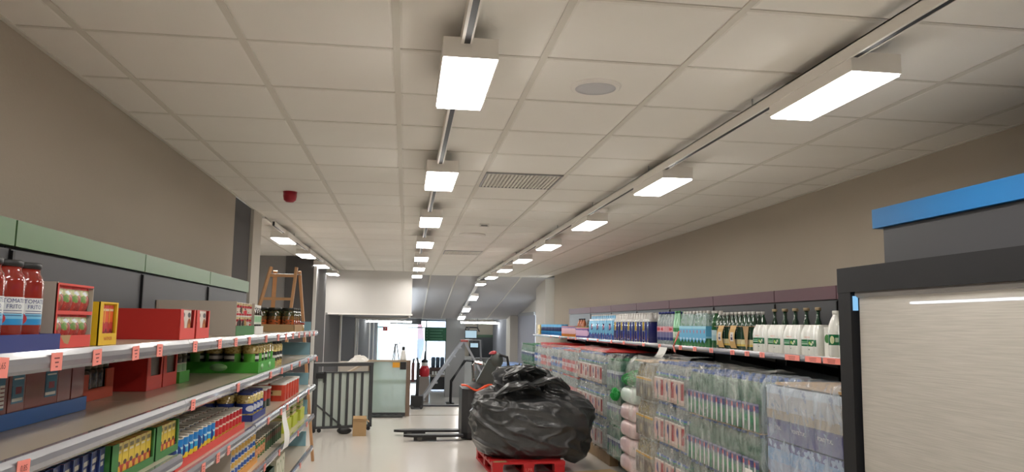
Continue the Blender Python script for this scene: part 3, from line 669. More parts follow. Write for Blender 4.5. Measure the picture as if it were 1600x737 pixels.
for q in range(2): put('ol', 'olive_jar_small', lambda t: beanjar(t, .034, .13, m_blacklid, m_darkglass, m_palegreen), 'dark jar with pale label in the small bright green tray, %s from left' % nth[q], 'jar', (-1.02, 3.645+.075*q, S2Z+.006), 0, 'dark jars in the small green tray')
t = thing('jar_tray', 'long bright green tray of bean jars on the second shelf', 'tray', (0, 0, S2Z))
a = MB(); a.box(-1.18, -.775, 4.32, 4.325, 0, .058); a.box(-1.18, -.775, 4.85, 4.855, 0, .058); a.box(-1.18, -1.175, 4.325, 4.85, 0, .058); a.box(-.78, -.775, 4.325, 4.85, 0, .058); a.box(-1.175, -.78, 4.325, 4.85, 0, .004); a.build('tray_body', m_brightgreen, t)
a = MB(); a.lathe([(.001, 0), (.045, 0), (.045, .001), (.001, .001)], 24, sx=1, sy=.45)
pm = mat('pale green print', (150, 204, 140), .5)
em = a.mesh('emblem', pm); o = link('emblem', em, t, (-.98, 4.3195, .03)); o.rotation_euler = (PI/2, 0, 0)
o = link('emblem', em, t, (-.774, 4.42, .03)); o.rotation_euler = (PI/2, 0, PI/2); o.scale = (.8, .8, 1); o = link('emblem', em, t, (-.774, 4.66, .03)); o.rotation_euler = (PI/2, 0, PI/2); o.scale = (.8, .8, 1)
for r_ in range(6):
    for q in range(4):
        put('bj', 'bean_jar', lambda t: beanjar(t, .043, .155), 'jar of pale beans in long green tray, %s row, %s from the aisle' % (ordn[r_], nth[q]), 'jar', (-.828-.095*q, 4.375+.0875*r_, S2Z+.006), 1.2*q+r_, 'bean jars in the long green tray')
m_blackjar = printed('jar with white band label', [(0, (70, 60, 30)), (.2, (30, 30, 28)), (.34, (206, 206, 200)), (.6, (40, 40, 36))], rough=.2, coat=.5)
for q in range(3): put('bj2', 'pickle_jar', lambda t: beanjar(t, .04, .15, m_blacklid, m_beanjar, m_blackjar), 'pale jar with black band label past the long green tray, %s from left' % nth[q], 'jar', (-.82, 4.95+.1*q, S2Z), q, 'jars past the long green tray')
# ============================================================ third shelf, left
m_bluecarton = printed('navy and white carton print', [(0, (170, 60, 60)), (.12, (20, 110, 180)), (.35, (24, 40, 96)), (.9, (34, 44, 84))], [('r', .55, .78, .34, .055, (196, 192, 176)), ('r', .5, .62, .26, .05, (186, 182, 168)), ('r', .04, .5, .06, .5, (60, 100, 160)), ('e', .5, .2, .3, .14, (20, 120, 190))])
for q in range(9):
    tag(MB().box(-.06, 0, -.026, .026, 0, .108).build('drink_carton', [m_bluecarton], None, (-.80, 2.258-.0555*q, S3Z[1]+.002), .12), 'upright navy and white carton on the third shelf, %s left of the green boxes' % nth[q], 'carton', 'navy cartons on the third shelf')
m_yellowpack = printed('yellow pack with red figures', [(0, (170, 34, 44)), (.25, (190, 50, 50)), (.38, (214, 186, 60)), (.8, (206, 186, 110))], [('e', .5, .2, .3, .16, (220, 170, 50)), ('e', .5, .42, .28, .07, (70, 34, 40)), ('r', .5, .86, .34, .06, (120, 110, 80)), ('r', .5, .74, .3, .03, (224, 216, 190)), ('r', .02, .5, .03, .5, (160, 140, 60)), ('e', .35, .08, .14, .06, (150, 150, 190))])
for i, (y, L) in enumerate(((2.30, .37), (2.685, .25))):
    t = thing('display_box', 'green box of yellow and red packs on third shelf, %s' % ['the longer one', 'the shorter one'][i], 'box', (-.79, y, S3Z[1]), 0, 'green display boxes on the third shelf')
    a = MB(); D = .28; h = .108
    a.box(-D, 0, 0, .004, 0, h); a.box(-D, 0, L-.004, L, 0, h); a.box(-D, -D+.004, 0, L, 0, h); a.box(-D, -.004, .004, L-.004, 0, .003); a.build('box_body', m_greencard, t)
    b = MB(); b.box(-.004, .001, 0, L, 0, .022); b.box(-.004, .001, 0, .05, .022, h); b.box(-.004, .001, L-.014, L, .022, h); b.build('box_front', m_greencard, t)
    n = 6 if i == 0 else 4; wv = (L-.066)/n
    for q in range(n):
        tag(MB().box(-.05, 0, -wv*.48, wv*.48, 0, .1).build('sachet_pack', m_yellowpack, None, (-.797, y+.051+wv*(q+.5), S3Z[1]+.004)), 'yellow pack with red figures in the %s green box, %s from left' % (['longer', 'shorter'][i], nth[q]), 'pack', 'packs in the green display boxes')
# red tray of cans
m_canA = printed('blue white and yellow can print', [(0, (190, 50, 50)), (.22, (226, 200, 50)), (.42, (40, 150, 200)), (.62, (190, 220, 230)), (.7, (30, 120, 190))], [('e', .3, .5, .15, .3, (30, 60, 130)), ('e', .8, .5, .15, .3, (30, 60, 130))])
m_canB = printed('red can print', [(0, (190, 150, 60)), (.3, (190, 40, 44)), (.62, (214, 190, 170)), (.7, (170, 30, 40))], [('r', .25, .6, .04, .4, (220, 120, 110)), ('r', .75, .6, .04, .4, (220, 120, 110))])
a = MB(); a.box(-.788, -.784, 2.9, 4.08, 0, .03); a.box(-1.30, -.788, 2.9, 2.904, 0, .03); a.box(-1.30, -.788, 4.076, 4.08, 0, .03); a.box(-1.3, -.788, 2.904, 4.076, 0, .003)
t = tag(a.build('can_tray', m_redcard2, None, (0, 0, S3Z[2])), 'long coral tray packed with small cans on the third shelf', 'tray')
for q in range(17):
    for r_ in range(7):
        kind_ = 'A' if q < 9 else 'B'
        put('can'+kind_, 'food_can', lambda t, k=kind_: can(t, .0325, .098, m_canA if k == 'A' else m_canB, seg=16), '%s can in the coral tray, %s row from front, %s from left' % ({'A': 'blue and yellow', 'B': 'red'}[kind_], nth[r_], nth[q]), 'can', (-.824-.0685*r_-(.0 if q % 2 else .01)*0, 2.94+.0685*q, S3Z[2]+.004), random.uniform(-.4, .4), 'small cans in the coral tray')
# blue tray of yellow jars
m_bluelab = printed('blue jar label', [(0, (30, 60, 140)), (.4, (30, 60, 140))], [('r', .3, .5, .08, .3, (200, 206, 220)), ('e', .8, .5, .1, .3, (196, 200, 210))])
m_bluelid = mat('navy lid', (30, 50, 120), .4)
a = MB(); a.box(-1.10, -.785, 4.28, 4.284, 0, .034); a.box(-1.1, -.785, 4.66, 4.664, 0, .034); a.box(-1.1, -1.096, 4.28, 4.66, 0, .034); a.box(-.789, -.785, 4.28, 4.66, 0, .034)
tag(a.build('jar_tray', m_navycard, None, (0, 0, S3Z[3])), 'navy tray of yellow jars with blue labels on the third shelf', 'tray')
for r_ in range(4):
    for q in range(3): put('yj', 'chickpea_jar', lambda t: beanjar(t, .045, .142, m_bluelid, m_beanjar, m_bluelab), 'chickpea jar with blue label in navy tray, %s row, %s from the aisle' % (ordn[r_], nth[q]), 'jar', (-.836-.1*q, 4.334+.092*r_, S3Z[3]+.004), .6+q, 'chickpea jars in the navy tray')
# red tins with white lids
m_tin = printed('red tin print', [(0, (190, 60, 36)), (.5, (196, 66, 40))], [('r', .5, .5, .3, .16, (206, 170, 120)), ('e', .5, .5, .2, .1, (120, 40, 30))])
m_tin2 = printed('red and dark green tin print', [(0, (40, 56, 44)), (.42, (176, 50, 40))], [('r', .5, .55, .24, .2, (190, 170, 150))])
def tin(t, m_):
    MB().extrude([(.05*math.copysign(abs(math.cos(a))**.5, math.cos(a)), .05*math.copysign(abs(math.sin(a))**.5, math.sin(a))) for a in [2*PI*k/20 for k in range(20)]], 0, .108).build('tin_body', m_, t)
    MB().extrude([(.052*math.copysign(abs(math.cos(a))**.5, math.cos(a)), .052*math.copysign(abs(math.sin(a))**.5, math.sin(a))) for a in [2*PI*k/20 for k in range(20)]], .106, .118).build('lid', m_paper, t)
for q in range(9):
    red = q >= 3
    put('tin%d' % red, 'food_tin', lambda t, r=red: tin(t, m_tin if r else m_tin2), ('red' if red else 'red and dark green')+' rounded tin with white lid, front row, %s past navy tray' % nth[q], 'tin', (-.835+(.0 if red else -.05), 4.82+.145*q if q < 3 else 5.42+.125*(q-3), S3Z[3]), 0, 'tins with white lids on the third shelf')
    put('tin%d' % red, 'food_tin', lambda t, r=red: tin(t, m_tin if r else m_tin2), ('red' if red else 'red and dark green')+' rounded tin with white lid, back row, %s past navy tray' % nth[q], 'tin', (-.955, 4.82+.145*q if q < 3 else 5.42+.125*(q-3), S3Z[3]), 0, 'tins with white lids on the third shelf')
# ============================================================ fourth shelf, left
m_yb = printed('yellow and blue can print', [(0, (206, 164, 80)), (.48, (224, 226, 224)), (.54, (40, 84, 160)), (.92, (206, 206, 200))], [('r', .25, .72, .1, .12, (210, 214, 224)), ('r', .75, .72, .1, .12, (210, 214, 224))])
t = thing('display_box', 'big grey sided display box of stacked yellow and blue cans on the fourth shelf', 'box', (-.79, 3.83, .83))
a = MB(); a.box(-.45, 0, 0, .005, 0, .20); a.box(-.45, -.445, 0, .68, 0, .20); a.box(-.45, 0, .675, .68, 0, .03); a.box(-.445, -.005, .005, .675, 0, .003); a.build('box_body', m_greycard, t)
MB().box(-.004, .001, 0, .68, 0, .03).build('box_front', mat('orange print card', (224, 158, 76), .5), t)
for z_ in range(3):
    for q in range(9):
        put('yb', 'food_can', lambda t: can(t, .036, .058, m_yb), 'yellow and blue can in big grey box, %s layer, %s from left' % (['bottom', 'middle', 'top'][z_], nth[q]), 'can', (-.832, 3.876+.0735*q, .836+.061*z_), random.uniform(-.5, .5), 'cans in the big grey display box')
m_go = printed('green can with orange beans', [(0, (50, 100, 50)), (.2, (196, 130, 90)), (.62, (60, 120, 60)), (.85, (40, 80, 44))], noisy=(12, .56, (214, 160, 120)))
m_gd = printed('dark green can', [(0, (50, 80, 50)), (.5, (90, 60, 44)), (.8, (40, 60, 40))], [('r', .3, .5, .1, .3, (170, 150, 110))])
for q in range(12):
    for r_ in range(4):
        d_ = q > 3
        put('go%d' % d_, 'food_can', lambda t, d=d_: can(t, .036, .105, m_gd if d else m_go), ('dark green' if d_ else 'green and orange')+' can beside big grey box, %s row, %s from left' % (nth[r_], nth[q]), 'can', (-.80-.036-.076*r_, 4.57+.076*q, .83), random.uniform(-.3, .3), 'green cans on the fourth shelf')
m_lime = mat('lime card', (186, 196, 60), .5)
m_fish = printed('lime and cream tin label', [(0, (200, 180, 130)), (.4, (110, 120, 50)), (.7, (190, 200, 120))], [('e', .5, .3, .3, .25, (214, 190, 150))])
for i, (y, x) in enumerate(((5.62, -.80), (5.95, -.80), (6.35, -.80))):
    tag(MB().box(-.3, 0, 0, .24, 0, .085).build('lime_box', m_lime, None, (x, y, .83)), 'lime green box on the fourth shelf, %s of three' % ['nearest', 'middle', 'farthest'][i], 'box', 'lime boxes on the fourth shelf')
    for z_ in range(2):
        tag(MB().box(-.12, 0, 0, .2, 0, .034).build('flat_tin', m_fish, None, (x-.01, y+.02, .915+.036*z_)), 'flat lime and cream tin pack on the %s lime box, %s' % (['nearest', 'middle', 'farthest'][i], ['lower', 'upper'][z_]), 'tin', 'flat tins on the lime boxes')
t = thing('hanging_paper', 'blank white paper sheet hanging from the third shelf price rail', 'paper', (-.731, 5.12, 0))
MB().grid(lambda u, v: (.014*math.sin(v*5+.5)+.012*(u-.5)*(1-v), (u-.5)*.15-.05*(1-v)*.6, 1.07-.255*(1-v)), 6, 14).build('sheet', m_paper, t)
t = thing('red_clip', 'small red clip holding things at the end of the second shelf rail', 'clip', (-.735, 6.7, S2Z-.05)); MB().box(0, .01, 0, .03, 0, .04).build('clip_body', m_tag, t)
# fifth shelf
tag(wallbox(MB(), .5, .4, .13).build('crate', mat('dark green crate', (34, 70, 54), .5), None, (-.79, 4.62, .57)), 'dark green crate on the fifth shelf, only its top showing', 'crate')
tag(MB().box(-.3, 0, 0, .35, 0, .15).build('noodle_box', printed('white box with green diamonds', [(0, (206, 204, 180))], [('e', .5, .5, .35, .35, (120, 140, 90)), ('e', .5, .5, .25, .25, (214, 210, 190))], rep=3), None, (-.79, 5.2, .57)), 'white patterned box beside the dark green crate on the fifth shelf', 'box')
# clear film lump hanging at the coral tray
m_film = film('clear wrap', (214, 216, 214), .62, .9, 16)
def lump(u, v):
    a = 2*PI*u; p = PI*(v-.5); r = 1+.35*noise.noise(Vector((math.cos(a)*2, math.sin(a)*2, v*4)))
    return (.07*math.cos(a)*math.cos(p)*r, .13*math.sin(a)*math.cos(p)*r, .06*math.sin(p)*r)
tag(MB().grid(lump, 40, 20, wrap=True, smooth=False).build('plastic_scrap', m_film, None, (-.70, 3.02, .93)), 'scrap of crumpled clear plastic below the coral can tray', 'plastic')

# ============================================================ RIGHT SHELF PRODUCTS
def scallop(nx, ny, d, q=5):
    """outline round nx by ny bottles of diameter d, x 0..ny*d, y 0..nx*d, bulged at each bottle"""
    P = []
    def side_(ax, ay, bx, by, n, ox, oy):
        for k in range(n):
            for j in range(q):
                t_ = (k+j/q)/n; s_ = ((math.sin(PI*j/q)**.6 if j else 0)-1)*.13*d
                P.append((ax+(bx-ax)*t_+ox*s_, ay+(by-ay)*t_+oy*s_))
    X, Y = ny*d, nx*d
    side_(0, 0, X, 0, ny, 0, -1); side_(X, 0, X, Y, nx, 1, 0); side_(X, Y, 0, Y, ny, 0, 1); side_(0, Y, 0, 0, nx, -1, 0)
    return P
def wrap_shell(P, zs, m=0):
    """skin through levels (z, inset) over outline P, with UV: u round, v up"""
    cx = sum(p[0] for p in P)/len(P); cy_ = sum(p[1] for p in P)/len(P); a = MB(); n = len(P)
    i0 = 0; zt = zs[-1][0]
    for z, s_ in zs:
        for p in P: a.v.append((cx+(p[0]-cx)*s_, cy_+(p[1]-cy_)*s_, z))
    for j in range(len(zs)-1):
        for k in range(n):
            k2 = (k+1) % n; a.f.append((j*n+k, j*n+k2, (j+1)*n+k2, (j+1)*n+k)); a.m.append(m); a.sm.append(True)
            a.uv += [(k/n, zs[j][0]/zt), ((k+1)/n, zs[j][0]/zt), ((k+1)/n, zs[j+1][0]/zt), (k/n, zs[j+1][0]/zt)]
    return a
def pack(t, nx, ny, d, h, m_wrap, m_body, m_cap, wrap_h=.8, capr=.35, neck=.4, body=.6, openpack=False):
    P = scallop(nx, ny, d)
    zs = [(0, .96), (.006, 1), (h*.6, 1), (h*.7, .99), (h*wrap_h, .93)]
    w_ = wrap_shell(P, zs).build('printed_film', m_wrap, t)
    for i in range(nx):
        for j in range(ny):
            if 'pk' not in _pk or _pk.get('key') != (d, h, m_body.name, m_cap.name, body, neck, capr):
                _pk['pk'] = MB().lathe([(d*.46, h*.3), (d*.48, h*body), (d*.4, h*(body+.12)), (d*neck*.5, h*(body+.26)), (d*neck*.5, h*.96)], 12).mesh('bottle', m_body)
                _pk['cap'] = MB().lathe([(d*capr*.5, h*.93), (d*capr*.5, h), (d*capr*.45, h*1.004)], 10).mesh('cap', m_cap)
                _pk['key'] = (d, h, m_body.name, m_cap.name, body, neck, capr)
            b_ = link('bottle', _pk['pk'], t, (d*(j+.5), d*(i+.5), 0)); link('cap', _pk['cap'], b_)
_pk = {}
G = 'light blue bottle packs on the right shelf'
m_lbfilm = printed('light blue film', [(0, (40, 90, 170)), (.22, (110, 186, 226)), (.9, (186, 222, 240))], [('e', .86, .60, .045, .17, (60, 70, 140)), ('e', .86, .60, .03, .11, (170, 130, 150)), ('e', .86, .72, .04, .04, (30, 40, 90)), ('e', .78, .2, .05, .1, (40, 90, 170)), ('e', .93, .22, .05, .1, (40, 90, 170)), ('r', .72, .94, .3, .025, (226, 240, 250))], rep=1, rough=.2, coat=.6)
m_lbbody = mat('light blue plastic', (130, 190, 226), .15, coat=.6)
m_navyfilm = printed('navy film', [(0, (34, 40, 104)), (.86, (26, 34, 76)), (.9, (190, 190, 186))], [('r', .78, .68, .014, .2, (190, 160, 60)), ('e', .9, .3, .05, .2, (50, 60, 140)), ('r', .8, .1, .03, .02, (120, 130, 180)), ('r', .8, .5, .03, .012, (150, 150, 190))], rep=1, rough=.22, coat=.5)
m_silver = mat('silver white plastic', (206, 204, 200), .25, coat=.4)
def mk_lb(t): pack(t, 3, 2, .108, .335, m_lbfilm, m_lbbody, m_silver, .84)
def mk_navy(t): pack(t, 3, 2, .097, .335, m_navyfilm, m_silver, m_silver, .78, .42, .5)
X0 = 2.685
for i in range(4): put('lb', 'bottle_pack', mk_lb, 'light blue film pack of tall bottles on the right shelf, %s from left' % nth[i], 'pack', (X0, 10.86-.335*i, RZ), 0, G)
for i in range(5): put('nv', 'bottle_pack', mk_navy, 'navy film pack of silver topped bottles on the right shelf, %s from left' % nth[i], 'pack', (X0, 9.52-.30*i, RZ), 0, 'navy bottle packs on the right shelf')
# far trays of cans
m_orcan = printed('orange and purple can print', [(0, (206, 130, 50)), (.4, (110, 80, 150)), (.85, (160, 140, 190))], [('e', .5, .55, .22, .3, (226, 190, 200))], rep=1, rough=.3)
m_pucan = printed('purple can print', [(0, (90, 80, 160)), (.4, (70, 60, 140)), (.85, (200, 120, 150))], [('e', .5, .45, .25, .3, (220, 190, 220))], rep=1, rough=.3)
m_blcan = printed('blue can print', [(0, (40, 120, 190)), (.25, (70, 160, 214)), (.5, (30, 60, 120)), (.75, (80, 170, 220))], [('e', .5, .55, .3, .18, (30, 40, 90))], rep=1, rough=.3)
m_ylcan = printed('yellow carton print', [(0, (214, 180, 70)), (.5, (226, 196, 100))], [('r', .5, .5, .3, .08, (180, 130, 40))])
def canpack(t, n, d, h, m_, lid):
    for i in range(n):
        for j in range(2):
            if ('c', m_.name) not in _pk:
                _pk[('c', m_.name)] = MB().lathe([(d*.42, 0), (d*.49, .006), (d*.49, h*.9), (d*.38, h)], 12).mesh('can', m_)
            link('can', _pk[('c', m_.name)], t, (d*(j+.5), d*(i+.5), 0))
    if lid: MB().box(0, 2*d, 0, n*d, h, h+.006).build('top_card', lid, t)
m_pinkcard = mat('pink and lime card', (230, 130, 120), .5); m_limelid = mat('pale lime card', (190, 210, 110), .5)
for i in range(4): put('oc', 'can_pack', lambda t: canpack(t, 4, .064, .165, m_orcan, m_pinkcard), 'orange and purple can pack with pink top card, %s from left' % nth[i], 'pack', (X0, 12.94-.27*i, RZ), 0, 'orange can packs on the right shelf')
for i in range(3): put('pc', 'can_pack', lambda t: canpack(t, 4, .064, .155, m_pucan, m_limelid), 'purple can pack with lime top card, %s from left' % nth[i], 'pack', (X0, 11.82-.27*i, RZ), 0, 'purple can packs on the right shelf')
for i in range(6): put('bc', 'can_pack', lambda t: canpack(t, 4, .075, .20, m_blcan, None), 'blue can pack on the far part of the right shelf, %s from left' % nth[i], 'pack', (X0, 14.94-.33*i, RZ), 0, 'blue can packs on the right shelf')
tag(MB().box(0, .2, 0, .25, 0, .19).build('yellow_carton', m_ylcan, None, (X0, 15.35, RZ)), 'yellow carton at the far end of the right shelf', 'carton')
m_orb = mat('orange and navy bottle', (190, 110, 70), .2, coat=.4, var=.6, vscale=20)
for i in range(3):
    put('ob3', 'juice_bottle', lambda t: bottle(t, .045, .30, m_orb, m_black, m_navycard), 'orange and navy juice bottle standing behind the purple can packs, %s from left' % nth[i], 'bottle', (2.98, 13.05-.17*i, RZ), 0, 'juice bottles behind the can packs')
tag(MB().lathe(prof_bottle(.045, .28), 14).build('dark_bottle', m_darkglass, None, (2.98, 12.4, RZ)), 'dark green bottle behind the purple can packs', 'bottle')
# navy capped bottles
m_clr = film('clear bottle plastic', (190, 204, 206), .45, .25, 30, .06)
m_pinklab = printed('pink and navy label', [(0, (40, 50, 110)), (.2, (110, 110, 150)), (.6, (214, 160, 170))], [('e', .5, .8, .2, .12, (200, 80, 90))])
m_navycap = mat('navy cap', (28, 40, 120), .35)
m_navyliq = mat('navy tinted bottle', (42, 48, 96), .12, coat=.7)
for i in range(5):
    for j in range(2):
        put('nc', 'capped_bottle', lambda t: bottle(t, .043, .335, m_clr, m_navycap, m_pinklab, .12, .55, .62, .45, capr=.028), 'clear bottle with navy cap and pink label, %s row, %s from left' % (['front', 'back'][j], nth[i]), 'bottle', (2.73+.09*j, 8.03-.095*i, RZ), 1.5*i, 'navy capped bottles')
# green twisted bottles
m_greengl = mat('green bottle glass', (60, 130, 80), .08, coat=.8)
m_palegr = mat('pale green glass', (150, 206, 170), .08, coat=.8, var=.2, vscale=50)
m_glab = printed('grey green label', [(0, (120, 150, 120)), (.2, (190, 206, 190))], [('r', .3, .5, .15, .2, (60, 110, 70)), ('r', .75, .5, .1, .2, (60, 110, 70))])
def twist(t):
    MB().lathe([(.034, 0), (.036, .01), (.036, .17)], 12).build('bottle_body', m_greengl, t)
    MB().grid(lambda u, v: ((.036*(1-v)+.014*v)*(1+.08*math.sin(6*PI*2*u+9*v))*math.cos(2*PI*u), (.036*(1-v)+.014*v)*(1+.08*math.sin(6*PI*2*u+9*v))*math.sin(2*PI*u), .17+.15*v), 24, 6, wrap=True).build('twisted_neck', m_palegr, t)
    MB().lathe([(.017, .32), (.017, .34)], 10).build('cap', m_greengl, t); MB().lathe([(.0365, .06), (.0365, .13)], 12, caps=False).build('label', m_glab, t)
for i in range(2):
    for j in range(2): put('tw', 'twisted_bottle', twist, 'green bottle with pale twisted neck, %s, %s of two from left' % (['front row', 'back row'][j], nth[i]), 'bottle', (2.725+.08*j, 7.54-.085*i, RZ), 0, 'twisted green bottles')
# green bottle packs with light blue card skirt
m_skirt = printed('light blue skirt', [(0, (90, 170, 210)), (.85, (150, 206, 226))], [('e', .5, .7, .1, .1, (200, 60, 70)), ('r', .5, .3, .2, .06, (200, 220, 230))], rep=1)
m_clearfilm = film('pack film', (206, 224, 230), .6, .7, 26)
def skirt_pack(t):
    d = .085
    for i in range(4):
        for j in range(2):
            if 'sk' not in _pk: _pk['sk'] = MB().lathe(prof_bottle(.038, .325, .33), 12).mesh('bottle', m_greengl); _pk['skc'] = MB().lathe([(.017, .30), (.018, .328), (.014, .332)], 10).mesh('cap', m_silver)
            b_ = link('bottle', _pk['sk'], t, (d*(j+.5), d*(i+.5), 0)); link('cap', _pk['skc'], b_)
    a = MB()
    for i in range(4):
        y0 = i*d; a.quad([(-.003, y0, .19), (-.003, y0, .07), (-.003, y0+d/2, .035), (-.003, y0+d, .07), (-.003, y0+d, .19)], 0, [(0, 1), (0, .3), (.5, 0), (1, .3), (1, 1)])
    a.quad([(-.003, 0, .19), (2*d, 0, .19), (2*d, -.001, .08), (-.003, -.001, .08)]); a.build('card_skirt', m_skirt, t)
    wrap_shell(scallop(4, 2, d), [(.18, 1), (.22, .99), (.28, .86), (.31, .8)]).build('film', m_clearfilm, t)
for i in range(2): put('skp', 'bottle_pack', skirt_pack, 'green bottle pack with light blue pointed card skirt, %s from left' % ['left', 'right'][i], 'pack', (2.69, 7.02-.345*i, RZ), 0, 'green bottle packs with light blue skirt')
m_palelab = printed('pale blue bottle label', [(0, (150, 180, 190)), (.5, (176, 200, 204))])
for i in range(2): put('gb', 'green_bottle', lambda t: bottle(t, .046, .325, mat('deep green glass', (28, 84, 44), .07, coat=.9), m_silver, m_palelab, .2, .48, .66), 'deep green bottle with pale label beside the light blue skirts, %s one' % ['left', 'right'][i], 'bottle', (2.76, 6.60-.0*i-.1*i, RZ), 0, 'deep green bottles')
# kraft carriers
m_kraftlab = printed('kraft carrier print', [(0, (200, 164, 106)), (.85, (214, 180, 124))], [('r', .5, .5, .28, .2, (210, 206, 200)), ('r', .5, .42, .16, .06, (60, 60, 90)), ('e', .5, .56, .1, .05, (120, 120, 140))], rough=.8)
m_dkgreen = mat('dark green glass', (28, 62, 44), .07, coat=.9)
m_yllab = printed('yellow and white bottle label', [(0, (206, 180, 90)), (.3, (210, 200, 160))])
def carrier(t, arch=True):
    d = .078
    for i in range(3):
        for j in range(2):
            if 'kb' not in _pk: _pk['kb'] = MB().lathe(prof_bottle(.036, .305, .36), 12).mesh('bottle', m_dkgreen); _pk['kc'] = MB().lathe([(.015, .285), (.017, .30), (.016, .31)], 10).mesh('cap', m_silver); _pk['kl'] = MB().lathe([(.0365, .03), (.0365, .085)], 12, caps=False).mesh('label', m_yllab)
            b_ = link('bottle', _pk['kb'], t, (d*(j+.5), d*(i+.5), 0)); link('cap', _pk['kc'], b_); link('label', _pk['kl'], b_)
    if arch:
        a = MB(); n = 10
        def fn(u, v):    # curved card leaf on the front
            return (-.004-.016*math.sin(PI*min(1, v*1.05)), .02+.115*u+.0*v+.012*math.sin(PI*v), .012+.185*v)
        a.grid(fn, 4, 10); a.build('kraft_leaf', m_kraftlab, t)
    else:
        a = MB(); a.quad([(-.004, .04, .19), (-.006, .075, .01), (-.006, .09, .01), (-.004, .15, .19)]); a.build('kraft_handle', m_kraft, t)
    a = MB(); a.box(-.004, 2*d, 0, 3*d, .188, .192); a.build('kraft_top', m_kraft, t)
put('kc1', 'bottle_carrier', carrier, 'kraft carrier of dark green bottles with curved label leaf, the left one', 'carrier', (2.70, 6.27, RZ), 0, 'kraft bottle carriers')
put('kc1', 'bottle_carrier', carrier, 'kraft carrier of dark green bottles with curved label leaf, the middle one', 'carrier', (2.70, 6.02, RZ), 0, 'kraft bottle carriers')
put('kc2', 'bottle_carrier', lambda t: carrier(t, False), 'kraft carrier with narrow handle strip over dark green bottles, the right one', 'carrier', (2.70, 5.775, RZ), 0, 'kraft bottle carriers')
# white packs with green label
m_whitefilm = mat('white bottle plastic', (232, 232, 226), .2, coat=.4)
m_whitewrap = printed('white film with green band', [(0, (224, 226, 220)), (.3, (16, 104, 62)), (.52, (226, 228, 222))], [('e', .86, .41, .014, .05, (180, 206, 110)), ('e', .88, .37, .012, .04, (220, 226, 200)), ('e', .895, .44, .01, .04, (220, 226, 200)), ('r', .78, .44, .05, .012, (150, 196, 166)), ('r', .78, .38, .05, .016, (190, 216, 196)), ('r', .705, .41, .012, .12, (226, 228, 222)), ('r', .985, .41, .02, .12, (226, 228, 222)), ('r', .34, .41, .34, .12, (226, 228, 222)), ('e', .82, .6, .05, .025, (224, 190, 180)), ('e', .85, .2, .008, .02, (60, 90, 60))], rep=1, rough=.22, coat=.5)
def white_pack(t):
    d = .081; h = .205; P = scallop(3, 2, d)
    wrap_shell(P, [(0, .95), (.006, 1), (h*.64, 1), (h*.8, .95), (h*.93, .84), (h*.985, .80)]).build('printed_film', m_whitewrap, t)
    for i in range(3):
        for j in range(2):
            if 'wb' not in _pk: _pk['wb'] = MB().lathe([(.037, h*.5), (.037, h*.74), (.03, h*.86), (.02, h*.9), (.02, h)], 12).mesh('bottle', m_whitefilm)
            link('bottle', _pk['wb'], t, (d*(j+.5), d*(i+.5), 0))
for i in range(4): put('wp', 'bottle_pack', white_pack, 'white bottle pack with green band label on the right shelf, %s from left' % nth[i], 'pack', (2.68, 5.49-.247*i, RZ), 0, 'white bottle packs with green band')
t = thing('bottle_pack', 'white wrapped pack end with green clover print beside the big white bottle', 'pack', (2.715, 4.665, RZ))
a = MB(); a.box(0, .17, 0, .07, 0, .19); a.build('pack_body', m_whitefilm, t)
a = MB(); a.lathe([(.001, 0), (.028, 0), (.028, .001)], 18); o = a.build('clover_print', m_greencard, t, (-.001, .036, .115)); o.rotation_euler = (0, -PI/2, 0)
m_cork = mat('cork cap', (176, 156, 124), .7)
for i in range(9):
    put('gk', 'green_bottle', lambda t: bottle(t, .033, .33, m_dkgreen, m_cork, None, neck=.36, body=.5, capr=.02), 'slim green bottle with cork coloured cap behind white packs, %s from left' % nth[i], 'bottle', (2.93+(.05 if i % 2 else 0), 5.84-.082*i, RZ), 0, 'green bottles behind the white packs')
m_whitebig = printed('white bottle with green label', [(0, (226, 228, 222)), (.28, (16, 104, 62)), (.52, (226, 228, 222))], [('e', .3, .4, .1, .09, (206, 216, 170)), ('r', .55, .4, .12, .05, (200, 220, 200)), ('e', .7, .4, .08, .1, (226, 230, 226))], rough=.2, coat=.5, rep=2)
for i in range(3):
    t = put('bw', 'milk_bottle', lambda t: (MB().lathe([(.044, 0), (.052, .012), (.052, .15), (.05, .2), (.036, .24), (.024, .262), (.024, .275)], 20).build('bottle_body', m_whitebig, t), MB().lathe([(.026, .27), (.026, .292), (.022, .295)], 14).build('cap', m_whitefilm, t)), 'big white bottle with green label on right shelf, %s' % ['nearest the white packs', 'half hidden by the cooler', 'behind the other two'][i], 'bottle', [(2.725, 4.60, RZ), (2.725, 4.485, RZ), (2.84, 4.56, RZ)][i], 2.6, 'big white bottles')
t = thing('paper_roll_end', 'curling white paper strip hanging from the right shelf edge', 'paper', (2.63, 7.50, 1.41))
MB().grid(lambda u, v: (-.012-.02*math.sin(v*2.6), .02+.24*u+.30*(1-math.cos(v*1.35))-.06*v, -.012-.115*math.sin(v*1.35)), 4, 14).build('strip', m_paper, t)
t = thing('red_tie', 'coral plastic strap sticking up from the right shelf edge beside the twisted bottles', 'strap', (2.63, 7.33, 1.39))
MB().tube([(0, 0, -.03), (-.01, .01, .03), (-.005, -.06, .10), (0, -.12, .17)], .009, 6).build('strap', m_tag, t)

